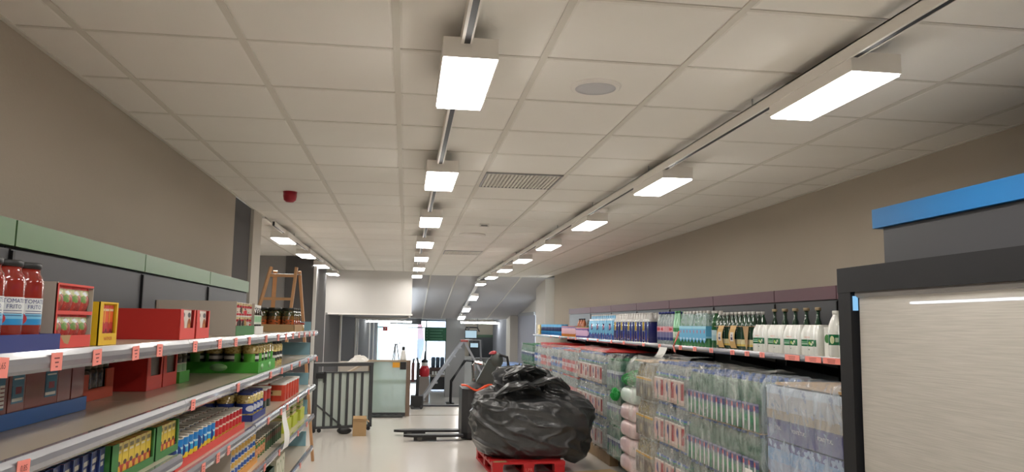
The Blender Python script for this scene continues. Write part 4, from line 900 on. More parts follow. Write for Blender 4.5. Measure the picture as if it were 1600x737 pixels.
# ============================================================ DRINK STACKS UNDER THE RIGHT SHELF
m_water = film('water bottle plastic', (170, 184, 184), .5, .35, 34, .08)
m_waterg = film('green tinted bottle plastic', (80, 136, 112), .45, .35, 34, .08)
m_amber = film('amber tinted bottle plastic', (150, 134, 86), .3, .35, 34, .1)
m_shrink = film('shrink film', (224, 228, 226), .9, 1.0, 10, .06)
m_shrinkblue = film('bluish shrink film', (206, 218, 230), .74, 1.0, 7, .1)
m_stretch = film('stretch wrap', (236, 237, 232), .84, 1.0, 5.5, .06)
lab_cone = printed('navy and green label with white cones', [(0, (40, 110, 84)), (.45, (60, 120, 110)), (.72, (50, 60, 110))], [('e', .5, .35, .16, .5, (206, 200, 204)), ('e', .5, .78, .12, .1, (200, 90, 100))], rep=4, rough=.3)
lab_tree = printed('pink label with blue tree', [(0, (190, 166, 156)), (.85, (206, 196, 190)), (.93, (90, 140, 180))], [('e', .3, .6, .1, .28, (50, 60, 110)), ('r', .85, .6, .09, .3, (150, 40, 50)), ('e', .55, .2, .12, .12, (110, 150, 120))], rep=3, rough=.3)
lab_blue = printed('blue and white label', [(0, (60, 110, 180)), (.4, (200, 210, 224)), (.7, (40, 80, 150))], [('e', .5, .45, .2, .2, (200, 70, 60))], rep=3, rough=.3)
lab_green = printed('teal and navy label', [(0, (40, 96, 80)), (.5, (44, 60, 110)), (.8, (180, 190, 196))], [('e', .5, .4, .2, .3, (60, 130, 100))], rep=3, rough=.3)
lab_red = printed('red and white label', [(0, (196, 60, 66)), (.35, (214, 190, 190)), (.7, (190, 60, 70))], [('e', .5, .5, .2, .16, (190, 90, 90))], rep=3, rough=.3)
lab_amber = printed('grey and amber label', [(0, (150, 120, 60)), (.12, (104, 100, 92)), (.8, (180, 170, 140))], [('e', .5, .4, .2, .2, (130, 120, 90))], rep=3, rough=.3)
m_capb = mat('blue bottle cap', (40, 90, 170), .35); m_capg = mat('green bottle cap', (40, 130, 80), .35); m_capw = mat('white bottle cap', (220, 222, 220), .35); m_capr = mat('red bottle cap', (200, 44, 50), .35)
band_tree = printed('pink band with blue tree', [(0, (176, 150, 140)), (.12, (196, 170, 160)), (.94, (220, 212, 204))], [('e', .40, .62, .13, .28, (52, 58, 116)), ('e', .46, .36, .06, .2, (60, 70, 120)), ('r', .44, .12, .12, .08, (110, 140, 116)), ('e', .16, .5, .1, .3, (206, 150, 140)), ('r', .88, .55, .10, .34, (148, 36, 44))], rough=.25, coat=.5)
band_cone = printed('navy over green band with white cones', [(0, (44, 104, 76)), (.3, (60, 124, 92)), (.55, (70, 110, 110)), (.68, (52, 56, 112)), (.92, (120, 120, 150))], [('e', .5, .42, .17, .5, (206, 202, 206)), ('e', .5, .08, .07, .16, (206, 202, 206)), ('e', .5, .82, .13, .10, (196, 96, 106))], rep=3, rough=.25, coat=.5)
band_amber = printed('grey band with yellow rail', [(0, (112, 104, 90)), (.7, (134, 126, 106)), (.86, (196, 150, 50)), (.95, (206, 196, 170))], [('e', .3, .4, .2, .3, (96, 92, 84)), ('e', .75, .35, .16, .25, (150, 140, 116))], rough=.25, coat=.5)
lab_dash = printed('blue and green dashes', [(0, (70, 150, 110)), (.4, (60, 120, 180)), (.6, (50, 90, 170))], [('r', .05, .5, .14, .5, (206, 214, 216))], rep=3, rough=.3)
BAND = {'cone': (band_cone, .03, .54), 'tree': (band_tree, .04, .60), 'amber': (band_amber, .02, .60)}
_ws = {}
def water_pack(t, style, nx=3, ny=2):
    d, h, mb, mc, ml, l0, l1, mf = style
    key = (mb.name, mc.name, ml.name if ml else '', h, d)
    if key not in _ws:
        r = d*.48
        pr = [(r*.85, 0), (r, .012)]
        z = .03
        while z < h*.62:                                     # ribbed body
            pr += [(r, z), (r*.955, z+.008), (r, z+.016)]; z += .034
        pr += [(r, h*.66), (r*.86, h*.76), (r*.5, h*.87), (r*.34, h*.91), (r*.34, h*.95)]
        _ws[key] = (MB().lathe(pr, 12).mesh('bottle', mb), MB().lathe([(r*.4, h*.935), (r*.4, h*.985), (r*.36, h*.99)], 10).mesh('cap', mc), MB().lathe([(r*1.015, h*l0), (r*1.015, h*l1)], 12, caps=False).mesh('label', ml) if ml else None)
    b, c, l_ = _ws[key]
    for i in range(nx):
        for j in range(ny):
            o = link('bottle', b, t, (d*(j+.5), d*(i+.5), 0), .9*i); link('cap', c, o)
            if l_ and j == 0: link('label', l_, o)
    for nm_, (mb_, v0, v1) in BAND.items():
        if style is ST[nm_]:
            MB().grid(lambda u, v: (-.006-.011*abs(math.sin(PI*u*nx))**.7, nx*d*(1-u), h*(v0+(v1-v0)*v)), 24, 3).build('printed_band', mb_, t)
    zs = [(.0, .96), (.008, 1.0), (h*.3, 1.0), (h*.62, 1.0), (h*.8, .985), (h*.93, .93), (h*.99, .84)]
    P = scallop(nx, ny, d, 4); a = wrap_shell(P, zs)
    for k, v in enumerate(a.v):
        nn = noise.noise(Vector((v[0]*18, v[1]*18, v[2]*14+h)))*.008
        a.v[k] = (v[0]+nn, v[1]+nn, v[2])
    top = [tuple(v) for v in a.v[-len(P):]]; a.quad(top)
    a.build('shrink_film', mf, t)
# style: bottle diameter, height, body, cap, label, label from, to, film
ST = {'cone': (.086, .36, m_waterg, m_capb, None, .04, .56, m_shrink), 'tree': (.084, .36, m_water, m_capb, lab_dash, .64, .72, m_shrink),
      'blue': (.084, .35, m_water, m_capb, lab_blue, .2, .6, m_shrink), 'green': (.084, .36, m_waterg, m_capg, lab_green, .15, .62, m_shrink),
      'red': (.084, .35, m_water, m_capr, lab_red, .15, .6, m_shrink), 'amber': (.084, .35, m_amber, m_capw, None, .0, .6, m_shrink), 'plain': (.086, .34, m_water, m_capw, lab_green, .3, .45, m_shrink)}
def stack(name_, style, y0, n, tiers, ztop, xf, desc, deep=1, zgap=.008, skip=()):
    st = ST[style]; L = st[0]*3+.012; h = st[1]
    for k in range(tiers):
        z = ztop-h*(k+1)-zgap*k
        if z < 0: break
        for i in range(n):
            for j in range(deep+1 if k == 0 else deep):
                if (i, k) in skip: continue
                put('w_'+style, 'bottle_pack', lambda t: water_pack(t, st), '%s%s, %s layer from top, %s from left' % ('hidden ' if j else '', desc, nth[k], nth[n-1-i]), 'pack', (xf+j*.19+random.uniform(0, .012), y0+L*i, z), random.uniform(-.015, .015), name_)
        if k: pass
    # base crates below the visible packs keep the pile standing
def wrap_sheet(label, x, y0, y1, z0, z1, seed, m_=None, amp=.03, top=.22, bulge=.0):
    """loose stretch wrap: front skin leaning on the pile and folding over its top edge"""
    def fn(u, v):
        y = y0+(y1-y0)*u
        s_ = v*((z1-z0)+top); p = Vector((u*(y1-y0)*4+seed, v*4, seed))
        dd = noise.noise(p)*amp+noise.noise(p*3.1)*amp*.5+abs(noise.noise(p*1.7+Vector((5, 0, 0))))*amp*.6
        e_ = max(0, 1-min(u, 1-u)*(y1-y0)/.09); x_ = x+.075*e_*e_
        if s_ < z1-z0-.04: return (x_-.040-abs(dd)-bulge*math.sin(PI*v), y, z0+s_)
        q = min(1, (s_-(z1-z0-.04))/(top+.04)); a_ = min(PI/2, q*PI)
        return (x_-.040-abs(dd)*math.cos(a_)+.05*math.sin(a_)+max(0, q-.5)*top*1.6, y, z1-.04+.05*math.sin(a_)+abs(dd)*.8*math.sin(a_)+.024)
    nu = max(16, int((y1-y0)*46)); nv = max(20, int((z1-z0+top)*36))
    return tag(MB().grid(fn, nu, nv, smooth=True).build('stretch_wrap', m_ or m_stretch, None), label, 'plastic wrap', 'stretch wraps over the drink stacks')
# pallets below (hidden mostly) : one wooden pallet per stack
m_palwood = mat('pallet timber', (150, 124, 92), .8, var=.15, vscale=10)
def base_pallet(t, W=.76, L=1.2):
    for i in range(5): MB().box(0, W, L*i/5+.01, L*(i+1)/5-.03, .12, .14).build('plank', m_palwood, t)
    for x in (0, W/2-.05, W-.1): MB().box(x, x+.1, 0, L, 0, .12).build('runner', m_palwood, t)
for i, (y, d_) in enumerate(((4.9, 'under the coned water packs'), (6.2, 'under the tree label packs by the cone packs'), (8.85, 'under the second group of tree label packs'), (12.3, 'under the far stacks'))):
    put('bp', 'wooden_pallet', base_pallet, 'wooden pallet %s' % d_, 'pallet', (2.38, y, 0), 0, 'pallets under the drink stacks')
ZT = 1.262
# A : printed pack blocks by the cooler
m_ablock = printed('purple and blue carton film', [(0, (86, 84, 128)), (.34, (96, 90, 122)), (.38, (170, 156, 136)), (.55, (186, 184, 182)), (.85, (196, 204, 214))], noisy=(5, .62, (150, 160, 180)), rough=.18, coat=.7)
m_ablock2 = printed('mountain picture film', [(0, (150, 120, 110)), (.4, (150, 160, 180)), (.62, (130, 160, 196)), (.85, (84, 84, 132))], [('e', .3, .2, .12, .14, (170, 90, 90)), ('e', .8, .15, .1, .12, (176, 90, 80))], noisy=(6, .55, (160, 176, 200)), rough=.18, coat=.7)
m_softink = mat('pale lettering', (214, 206, 196), .5)
def ablock(t, m_, txt=True):
    L = .29; h = .335
    def skin(u, v): return None
    P = [(x_, y_) for x_, y_ in [(0, 0), (.2, 0), (.4, 0), (.4, .29), (.2, .29), (0, .29), (0, .22), (-.006, .19), (0, .15), (-.006, .1), (0, .07)]]
    a = MB()
    for k in range(9):
        z0, z1 = h*k/9, h*(k+1)/9
    a.grid(lambda u, v: (-.010*math.sin(PI*u*3)**2*math.sin(PI*min(1, v*1.02))-.008*noise.noise(Vector((u*5, v*5, 1))), .29*(1-u), h*v), 14, 12)
    a.box(.0, .4, 0, .29, 0, h); a.build('printed_film', m_, t)
    if txt: MB().text('FONTS T.XL', .030, face_nx(-.024, .14, .080)).build('lettering', m_softink, t)
for k in range(3):
    for i in range(3):
        put('ab%d' % (k % 2), 'drink_pack', lambda t, k=k: ablock(t, m_ablock if k % 2 == 0 else m_ablock2, k % 2 == 0), '%s drink pack beside the cooler, %s layer from top, %s from left' % (['purple banded', 'mountain picture', 'lower purple banded'][k], nth[k], nth[2-i]), 'pack', (2.365, 3.97+.296*i, 1.245-.343*(k+1)), 0, 'printed drink packs beside the cooler')
tag(MB().box(2.36, 2.80, 3.95, 4.72, 1.247, 1.262).build('cardboard_sheet', m_kraft), 'kraft cardboard sheet lying on the drink packs beside the cooler', 'cardboard')
wrap_sheet('crinkled bluish wrap over the drink packs beside the cooler', 2.355, 3.96, 4.90, .2, 1.262, 3.3, m_shrinkblue, .022, .12)
# B
stack('packs of the coned label stack', 'cone', 4.95, 5, 3, ZT, 2.35, 'water pack with white cone labels')
tag(MB().box(2.36, 2.86, 4.94, 6.24, ZT-.364, ZT-.3615).build('cardboard_sheet', m_kraft), 'cardboard sheet between the top two layers of the cone label packs', 'cardboard')
tag(MB().box(2.362, 2.364, 4.99, 5.10, .58, .70).build('pallet_label', m_paper, None, (-.045, 0, -.04)), 'white paper label on the wrap near the foot of the cone label stack', 'label')
wrap_sheet('crinkled clear wrap over the cone label water packs', 2.335, 4.90, 6.22, .2, ZT+.01, 8.1, None, .03, .26)
# C
stack('packs of the near tree label stack', 'tree', 6.27, 3, 3, ZT+.03, 2.33, 'pink tree label pack by the cones')
wrap_sheet('crinkled clear wrap over the near pink tree label packs', 2.315, 6.24, 7.02, .2, ZT+.04, 1.7, None, .03, .24)
for z in (.93, .56): tag(MB().text('DE', .05, face_nx(2.268, 6.42, z)).build('print_letters', m_softink), 'pale DE letters on the dark red label of the near tree packs, %s layer' % ('upper' if z > .8 else 'lower'), 'lettering')
# D amber
stack('packs of the amber stack', 'amber', 7.06, 2, 3, ZT-.0, 2.31, 'amber drink pack with yellow cap rail')
tag(MB().box(2.30, 2.75, 7.05, 7.60, ZT+.002, ZT+.012).build('cardboard_sheet', m_kraft), 'narrow cardboard sheet on the amber drink packs', 'cardboard')
wrap_sheet('torn clear wrap bulging off the amber drink packs', 2.30, 7.00, 7.62, .2, ZT, 5.2, None, .045, .12, .03)
# E pinkish paper packs with green net bag on top
m_pinkbag = mat('pink tinted plastic bag', (206, 180, 178), .25, coat=.4, bump=.5, bscale=14, var=.05)
m_paleb = mat('pale green tinted bag', (196, 210, 200), .25, coat=.4, bump=.5, bscale=14, var=.05)
def softbag(W, L, h, seed):
    def fn(u, v):
        a = 2*PI*u; p = PI*(v-.5); ca = math.copysign(abs(math.cos(a))**.35, math.cos(a)); sa = math.copysign(abs(math.sin(a))**.35, math.sin(a)); cp_ = abs(math.cos(p))**.3
        n_ = 1+.05*noise.noise(Vector((ca*2+seed, sa*2, v*3)))
        return (W/2*ca*cp_*n_, L/2*sa*cp_*n_, h/2+h/2*math.copysign(abs(math.sin(p))**.7, math.sin(p)))
    return MB().grid(fn, 32, 14, wrap=True)
zt = .97
for k in range(5):
    h = (.17, .18, .17, .18, .17)[k]; zt -= h
    tag(softbag(.40, .50, h+.006, k*3.3).build('soft_pack', m_paleb if k == 0 else m_pinkbag, None, (2.50, 7.93+.01*k, zt)), '%s soft pack in the pile topped by the green net, %s from top' % ('pale green tinted' if k == 0 else 'pinkish', nth[k]), 'pack', 'soft packs under the green net')
m_net = mat('green plastic net', (20, 150, 60), .4)
def net_bag(name, label, c, R, seed, mats_=m_net):
    t = thing(name, label, 'net bag', c); rr = random.Random(seed); a = MB()
    def P(u, v):
        p = PI*(v-.5); q = 1+.25*noise.noise(Vector((math.cos(u*6.28)*1.5+seed, math.sin(u*6.28)*1.5, v*3)))
        return Vector((R[0]*math.cos(2*PI*u)*math.cos(p)*q, R[1]*math.sin(2*PI*u)*math.cos(p)*q, R[2]*(1+math.sin(p))*.5*q*1.0))
    for k in range(16):
        a.tube([P(k/16+.02*math.sin(j), j/9) for j in range(10)], .004, 4, caps=False); a.tube([P(-k/16+j/9*.6, j/9) for j in range(10)], .004, 4, caps=False)
    a.build('net', mats_, t)
    MB().grid(lambda u, v: P(u, v)*.94, 20, 10, wrap=True, smooth=False).build('bag_fill', mat('green bag fill', (20, 120, 54), .35, bump=1, bscale=60), t)
net_bag('net_bag', 'crumpled green plastic net lying on the soft packs', (2.44, 7.93, .97), (.17, .24, .16), 2)
net_bag('net_bag', 'small green net tuft hanging beside the soft packs', (2.285, 8.27, .80), (.05, .07, .13), 9)
# F, G, H, I, J, K, L
stack('packs of the teal stack', 'green', 8.32, 2, 3, ZT-.02, 2.33, 'teal and navy label pack')
wrap_sheet('clear wrap over the teal label packs behind the green net', 2.32, 8.26, 8.88, .2, ZT-.01, 11.2, None, .025, .2)
stack('packs of the far tree label stack', 'tree', 8.92, 5, 3, ZT+.02, 2.31, 'pink tree label pack past the net')
wrap_sheet('loosened clear wrap over the far pink tree label packs', 2.30, 8.88, 10.26, .2, ZT+.03, 6.2, None, .04, .25)
stack('packs of the red stack', 'red', 10.34, 4, 3, ZT, 2.31, 'drink pack with red caps and labels')
tag(MB().box(2.36, 3.0, 8.9, 11.4, ZT+.03, ZT+.042).build('cardboard_sheet', m_redcard), 'long red sheet on top of the red capped packs', 'cardboard')
wrap_sheet('clear wrap over the red capped drink packs', 2.30, 10.3, 11.42, .2, ZT, 2.2, None, .03, .15)
stack('packs of the blue stack', 'blue', 11.5, 3, 3, ZT, 2.31, 'blue label pack of near blue stack')
wrap_sheet('clear wrap over the nearer blue label water packs', 2.30, 11.46, 12.3, .2, ZT, 4.2, None, .03, .15)
tag(MB().box(2.33, 2.9, 12.3, 13.2, ZT+.0, ZT+.05).build('cardboard_tray', m_redcard), 'red cardboard tray on top of the white and red far packs', 'tray')
stack('packs of the far red stack', 'red', 12.36, 3, 3, ZT-.01, 2.31, 'red label pack under red tray')
wrap_sheet('clear wrap over the far red labelled packs', 2.30, 12.32, 13.18, .2, ZT-.01, 7.2, None, .03, .1)
stack('packs of the far blue stack', 'blue', 13.25, 2, 3, ZT, 2.31, 'blue label pack of far blue stack')
stack('packs of the farthest stack', 'green', 13.85, 5, 3, ZT, 2.28, 'teal label pack at the far end')
# flattened kraft sheet at the foot
tag(MB().box(0, .5, 0, .6, 0, .012).build('cardboard_sheet', m_kraft, None, (2.02, 7.9, .002), .3), 'flat piece of brown cardboard on the floor beside the black bag', 'cardboard')

# ============================================================ COOLER WITH NIGHT BLIND
t = thing('open_cooler', 'black open front cooler with drawn cream night blind at the right edge', 'cooler', (0, 0, 0))
XF = 2.30
MB().box(XF, 3.15, .6, 3.86, 1.805, 1.925).build('canopy', mat('black enamel', (26, 26, 28), .6, spec=.3), t)
MB().box(XF-.003, XF+.0, .6, 3.86, 1.795, 1.925).build('fascia', mat('black enamel', (26, 26, 28), .6, spec=.3), t)
MB().box(XF, 3.15, 3.80, 3.86, 0, 1.805).build('end_panel', mat('black enamel', (26, 26, 28), .6, spec=.3), t)
MB().box(XF, XF+.05, 3.745, 3.80, .3, 1.805).build('end_trim', mat('black enamel', (26, 26, 28), .6, spec=.3), t)
MB().box(XF, 3.15, .6, .66, 0, 1.805).build('end_panel', mat('black enamel', (26, 26, 28), .6, spec=.3), t)
MB().box(3.1, 3.15, .66, 3.8, 0, 1.8).build('back_wall', m_paper, t)
MB().box(XF, 3.1, .66, 3.8, 0, .35).build('base_tub', m_black, t)
MB().box(XF+.012, XF+.03, 3.725, 3.745, 1.70, 1.775).build('led_strip', emis('cool strip light', (150, 210, 255), .9), t)
def blind_mat():
    m = mat('cream woven blind', (196, 190, 180), .6, trans=.10); n, l = m.node_tree.nodes, m.node_tree.links
    b = n['Principled BSDF']; tc = n.new('ShaderNodeTexCoord'); mp = n.new('ShaderNodeMapping'); mp.inputs['Scale'].default_value = (1, 3, 160)
    nz = n.new('ShaderNodeTexNoise'); nz.inputs['Scale'].default_value = 1.6; nz.inputs['Detail'].default_value = 5
    l.new(tc.outputs['Object'], mp.inputs[0]); l.new(mp.outputs[0], nz.inputs['Vector'])
    r = n.new('ShaderNodeValToRGB'); r.color_ramp.elements[0].position = .3; r.color_ramp.elements[0].color = srgb((178, 173, 164)); r.color_ramp.elements[1].position = .7; r.color_ramp.elements[1].color = srgb((197, 192, 183))
    l.new(nz.outputs['Fac'], r.inputs[0]); l.new(r.outputs[0], b.inputs['Base Color'])
    bp = n.new('ShaderNodeBump'); bp.inputs['Strength'].default_value = .25; l.new(nz.outputs['Fac'], bp.inputs['Height']); l.new(bp.outputs['Normal'], b.inputs['Normal']); return m
bl = MB().grid(lambda u, v: (XF+.030-.004*math.sin(PI*v)+.0025*math.sin(u*9), .68+(3.715-.68)*u, .34+(1.775-.34)*v), 24, 16).build('night_blind', blind_mat(), t)
MB().tube([(XF+.035, .68, 1.785), (XF+.035, 3.73, 1.785)], .02, 10).build('roller', m_greywall, t)
MB().box(XF+.06, XF+.075, .7, 3.35, 1.725, 1.735).build('lamp_tube', emis('cooler lamp', (225, 240, 255), 12), t)
t = thing('header_sign', 'bright blue topped black header box standing over the cooler', 'header', (0, 0, 0))
MB().box(2.50, 3.15, .6, 3.74, 1.925, 2.14).build('header_body', mat('dark header panel', (58, 58, 62), .5), t)
MB().box(2.47, 2.52, .6, 3.79, 2.14, 2.242).build('blue_band', mat('bright blue panel', (4, 116, 184), .55), t)
MB().box(2.52, 3.15, .6, 3.79, 2.14, 2.242).build('return_panel', mat('dark header panel', (58, 58, 62), .5), t)

# ============================================================ RED PALLET WITH BLACK BAG
m_redpal = mat('red painted wood', (190, 30, 34), .45, var=.12, vscale=12)
PT = Matrix.Translation((.96, 8.33, 0))
t = thing('red_pallet', 'red pallet under the big black plastic bag', 'pallet', (.96, 8.33, 0), .06)
W, L = .80, 1.15
for i, (y, w_) in enumerate(((0, .11), (.19, .09), (.38, .09), (.57, .09), (.76, .09), (1.04, .11))):
    MB().box(0, W, y, y+w_, .122, .145).build('deck_plank', m_redpal, t)
for i, x in enumerate((0, W/2-.06, W-.12)):
    MB().box(x, x+.12, 0, L, .10, .122).build('stringer', m_redpal, t)
    for y in (0, L/2-.06, L-.12): MB().box(x+.005, x+.115, y+.005, y+.12, .022, .10).build('block', m_redpal, t)
    MB().box(x, x+.12, 0, L, 0, .022).build('bottom_board', m_redpal, t)
MB().box(0, W, 0, .10, .0, .022).build('bottom_board', m_redpal, t)
MB().box(.02, .16, .01, .09, .1455, .147).build('bare_patch', m_kraft, t)
MB().text('LPR', .05, face_ny(.40, -.001, .06)).build('stencil', mat('pale red stencil', (224, 120, 110), .6), t)
m_bag = mat('black polythene', (54, 55, 56), .33, bump=.3, bscale=22, spec=.7)
def lerp(tb, z):
    for (a, b), (c, d) in zip(tb, tb[1:]):
        if z <= c: return b+(d-b)*(z-a)/(c-a)
    return tb[-1][1]
HW = [(0, .50), (.05, .60), (.15, .66), (.33, .695), (.48, .69), (.60, .67), (.66, .63), (.70, .56), (.725, .46), (.75, .37), (.80, .33), (.86, .29), (.92, .25), (.97, .20), (1.0, .13), (1.02, .02)]
def ridge(p, sharp=2.0):
    """sharp fold crest: 1 on the crest, falling off both sides"""
    return max(0, 1-abs(noise.noise(p))*sharp*1.6)
def bagfn(u, v):
    z = 1.0*(v**.85); hw = lerp(HW, z*1.02); a = 2*PI*u
    g = max(0, min(1, (z-.64)/.14)); mid = max(0, min(1, z/.1))
    cx_ = 1.47-.12*g-.02*max(0, z-.9)*5; cy__ = 8.93
    ca, sa = math.cos(a), math.sin(a); e = .70 if z < .66 else .70+.25*g
    px = math.copysign(abs(ca)**e, ca); py = math.copysign(abs(sa)**e, sa)
    body = 1-g
    r = 1+.02*noise.noise(Vector((px*1.5, py*1.5, z*2)))
    # long diagonal drag folds on the skirt
    r += body*(.045*ridge(Vector((px*1.3+z*.9, py*1.3, z*4.2+px*.8)), 2.6)+.030*ridge(Vector((px*2.4-z*1.2, py*2.0, z*7+px*1.6+5)), 3.0)-.02)
    r += body*.05*ridge(Vector((a*1.7+z*2.0, z*2.0, 11)), 3.2)*max(0, min(1, (z-.42)/.25))
    # tight swirling pleats of the gathered neck
    w1 = noise.noise(Vector((px*1.2, py*1.2, z*2.2+3)))*1.1
    k1 = ridge(Vector((a*1.05+z*3.2+w1, z*2.4+w1*1.5, 7)), 2.1); k2 = ridge(Vector((a*2.3-z*3.5+w1*2, z*4.5, 17)), 2.3)
    r += g*(.34*k1+.17*k2-.16)
    dz = .02*noise.noise(Vector((px*2, py*2, z*3)))*mid+g*(.07*k1+.03*k2-.04)
    x = cx_+hw*px*r; y = cy__+hw*.80*py*r; z2 = z*.97+dz
    if px > .55 and z < .3: z2 -= .10*(px-.55)/.45*(1-z/.3)
    return (x, y, max(.0 if px > .62 else .146, .146+z2))
t = thing('plastic_bag', 'large black plastic bag with gathered crumpled top on the red pallet', 'bag', (0, 0, 0))
MB().grid(bagfn, 300, 200, wrap=True).build('bag_body', m_bag, t)
def flap(pts, r, seed, t, nm='gathered_fold', flat=.5):
    pts = [Vector(p) for p in pts]
    def fn(u, v):
        s_ = v*(len(pts)-1); i = min(int(s_), len(pts)-2); p = pts[i].lerp(pts[i+1], s_-i); d = (pts[-1]-pts[0]).normalized()
        sd = d.cross(Vector((0, 0, 1))).normalized(); up = sd.cross(d); a = 2*PI*u; rr = r*(math.sin(PI*(.06+.88*v))**.6)
        w1 = noise.noise(Vector((seed, v*3, u)))
        k = .80+.62*ridge(Vector((a*.8+w1+v*1.6+seed, v*1.3, seed)), 1.9)+.25*ridge(Vector((a*1.9-v*2.5, v*2.2, seed+4)), 2.2)
        return p+(sd*math.cos(a)*1.3+up*math.sin(a)*flat)*rr*k
    MB().grid(fn, 72, 48, wrap=True).build(nm, m_bag, t)
flap([(1.12, 8.66, 1.02), (1.25, 8.62, 1.10), (1.42, 8.64, 1.12), (1.60, 8.70, 1.05)], .075, 2, t)
flap([(1.36, 8.50, .93), (1.55, 8.47, 1.00), (1.70, 8.50, .99), (1.84, 8.56, .90)], .07, 5, t)
flap([(1.00, 8.52, .82), (1.14, 8.47, .92), (1.34, 8.46, .96), (1.5, 8.5, .90)], .07, 12, t)
# ============================================================ PALLET TRUCK
m_gun = mat('charcoal paint', (52, 52, 54), .45); m_orange = mat('orange trim', (232, 84, 44), .4)
t = thing('pallet_truck', 'charcoal electric pallet truck with orange trim, forks pointing left', 'pallet truck', (0, 0, 0))
a = MB(); a.extrude([(.82, 11.0), (.90, 10.92), (1.12, 10.92), (1.20, 11.0), (1.20, 11.62), (.82, 11.62)], .10, .70); a.build('power_unit', m_gun, t)
a = MB(); a.extrude([(.82, 11.0), (.90, 10.92), (1.12, 10.92), (1.20, 11.0), (1.20, 11.62), (.82, 11.62)], .02, .10); a.build('base_skirt', m_black, t)
a = MB(); a.grid(lambda u, v: (.80+.44*u, 10.90-.03*math.sin(PI*u), .745-.05*math.sin(PI*u)**1.0+.022*v+.02*math.sin(3*PI*u)), 16, 3)
a.grid(lambda u, v: (.80+.44*u, 10.90+.10*v-.03*math.sin(PI*u)*(1-v), .767-.05*math.sin(PI*u)+.02*math.sin(3*PI*u)), 16, 3); a.build('orange_trim', m_orange, t)
MB().grid(lambda u, v: (.84+.38*u, 10.98+.6*v, .70+.07*math.sin(PI*u)*math.sin(PI*v)**.5+.02*u), 12, 8).build('hood', m_black, t)
for y, l0 in ((11.42, -.12), (10.92, .02)):
    a = MB()
    P = [(l0-.0, y+.02), (l0+.10, y-.055), (.84, y-.075), (.84, y+.075), (l0+.10, y+.055), (l0, y-.02)]
    P = [(l0, y-.025), (l0+.12, y-.08), (.84, y-.08), (.84, y+.08), (l0+.12, y+.08), (l0, y+.025)]
    a.extrude(P, .055, .085); a.build('fork', m_black, t)
    for dy in (-.04, .04): MB().lathe([(.035, 0), (.035, .05)], 16).build('load_wheel', mat('wheel', (80, 76, 72), .5), t, (l0+.22, y+dy-.025, .038)).rotation_euler = (-PI/2, 0, 0)
    MB().box(l0+.14, l0+.45, y-.06, y+.06, .01, .055).build('wheel_carrier', m_black, t)
m_tiller = mat('grey green casting', (76, 82, 78), .4)
a = MB(); a.bar((1.10, 11.2, .74), (1.28, 11.2, 1.08), .10, .16); a.bar((1.20, 11.2, .72), (1.30, 11.2, 1.05), .08, .12); a.build('tiller_arm', m_tiller, t)
a = MB(); a.grid(lambda u, v: (1.325+.10*math.cos(2*PI*u)*math.sin(PI*(.05+.9*v))**.5, 11.2+.09*math.sin(2*PI*u)*math.sin(PI*(.05+.9*v))**.5, .98+.22*v), 20, 10, wrap=True); a.build('control_head', m_tiller, t)
MB().tube([(1.36, 11.12, 1.17), (1.47, 11.12, 1.14), (1.49, 11.12, 1.02), (1.42, 11.12, .92)], .02, 8).build('grip_loop', m_black, t)
MB().grid(lambda u, v: (1.27+.06*math.cos(2*PI*u)*math.cos(v*PI/2)+.02*v, 11.2+.06*math.sin(2*PI*u)*math.cos(v*PI/2), 1.18+.05*math.sin(v*PI/2)), 16, 6, wrap=True).build('red_button', mat('dull red button', (170, 50, 56), .4), t)
MB().tube([(1.02, 11.3, .72), (1.01, 11.3, .88), (.99, 11.3, 1.02), (1.02, 11.3, 1.06), (1.12, 11.3, 1.04), (1.25, 11.3, .98)], .028, 10).build('chrome_tube', m_chrome, t)

# ============================================================ GATE, BOX, BALUSTRADE
m_gate = mat('dark grey gate paint', (62, 64, 66), .45)
t = thing('rolling_gate', 'dark grey barred gate on castors with pale infill panel', 'gate', (-1.30, 11.72, 0), .34)
GW = .89
MB().box(0, .055, 0, .05, .05, 1.0).build('end_post', m_gate, t); MB().box(GW-.05, GW, 0, .05, .05, 1.0).build('end_post', m_gate, t)
MB().box(0, GW, -.005, .055, .955, 1.0).build('top_rail', m_gate, t); MB().box(-.002, GW+.01, -.01, .06, 1.0, 1.012).build('rail_cap', m_steel, t)
MB().box(.055, GW-.05, .01, .04, .855, .875).build('second_rail', m_gate, t); MB().box(0, GW, 0, .05, .05, .085).build('bottom_rail', m_gate, t)
for i in range(6): x = .055+(GW-.105)*(i+1)/7; MB().box(x-.016, x+.016, .005, .035, .085, .855).build('bar', m_gate, t)
MB().box(.055, GW-.05, .04, .046, .085, .855).build('infill_panel', mat('pale frosted panel', (206, 218, 210), .5, trans=.12), t)
MB().bar((.05, .0, .40), (.42, .0, .09), .03, .022).build('brace', m_gate, t)
MB().box(.03, .13, -.03, .0, .78, .86).build('latch_box', m_black, t); MB().box(.13, .16, -.025, .0, .72, .88).build('latch_plate', m_black, t)
for x in (.02, .10, .42, .84):
    w_ = MB().lathe([(.03, 0), (.03, .022)], 14).build('castor', m_black, t, (x, -.0, .03)); w_.rotation_euler = (-PI/2, 0, 0)
t = thing('cardboard_box', 'small open brown cardboard box on the floor beside the gate', 'box', (-.70, 11.38, 0), .05)
wallbox(MB(), .17, .19, .22, .004).build('box_body', m_kraft, t, (.19, 0, 0))
for P in ([(.0, 0, .22), (.19, 0, .22), (.20, -.05, .245), (.0, -.05, .25)], [(.19, 0, .22), (.19, .17, .22), (.23, .17, .19), (.23, 0, .19)], [(0, .17, .22), (.19, .17, .22), (.19, .21, .26), (0, .21, .26)]):
    MB().quad(P).build('flap', m_kraft, t)
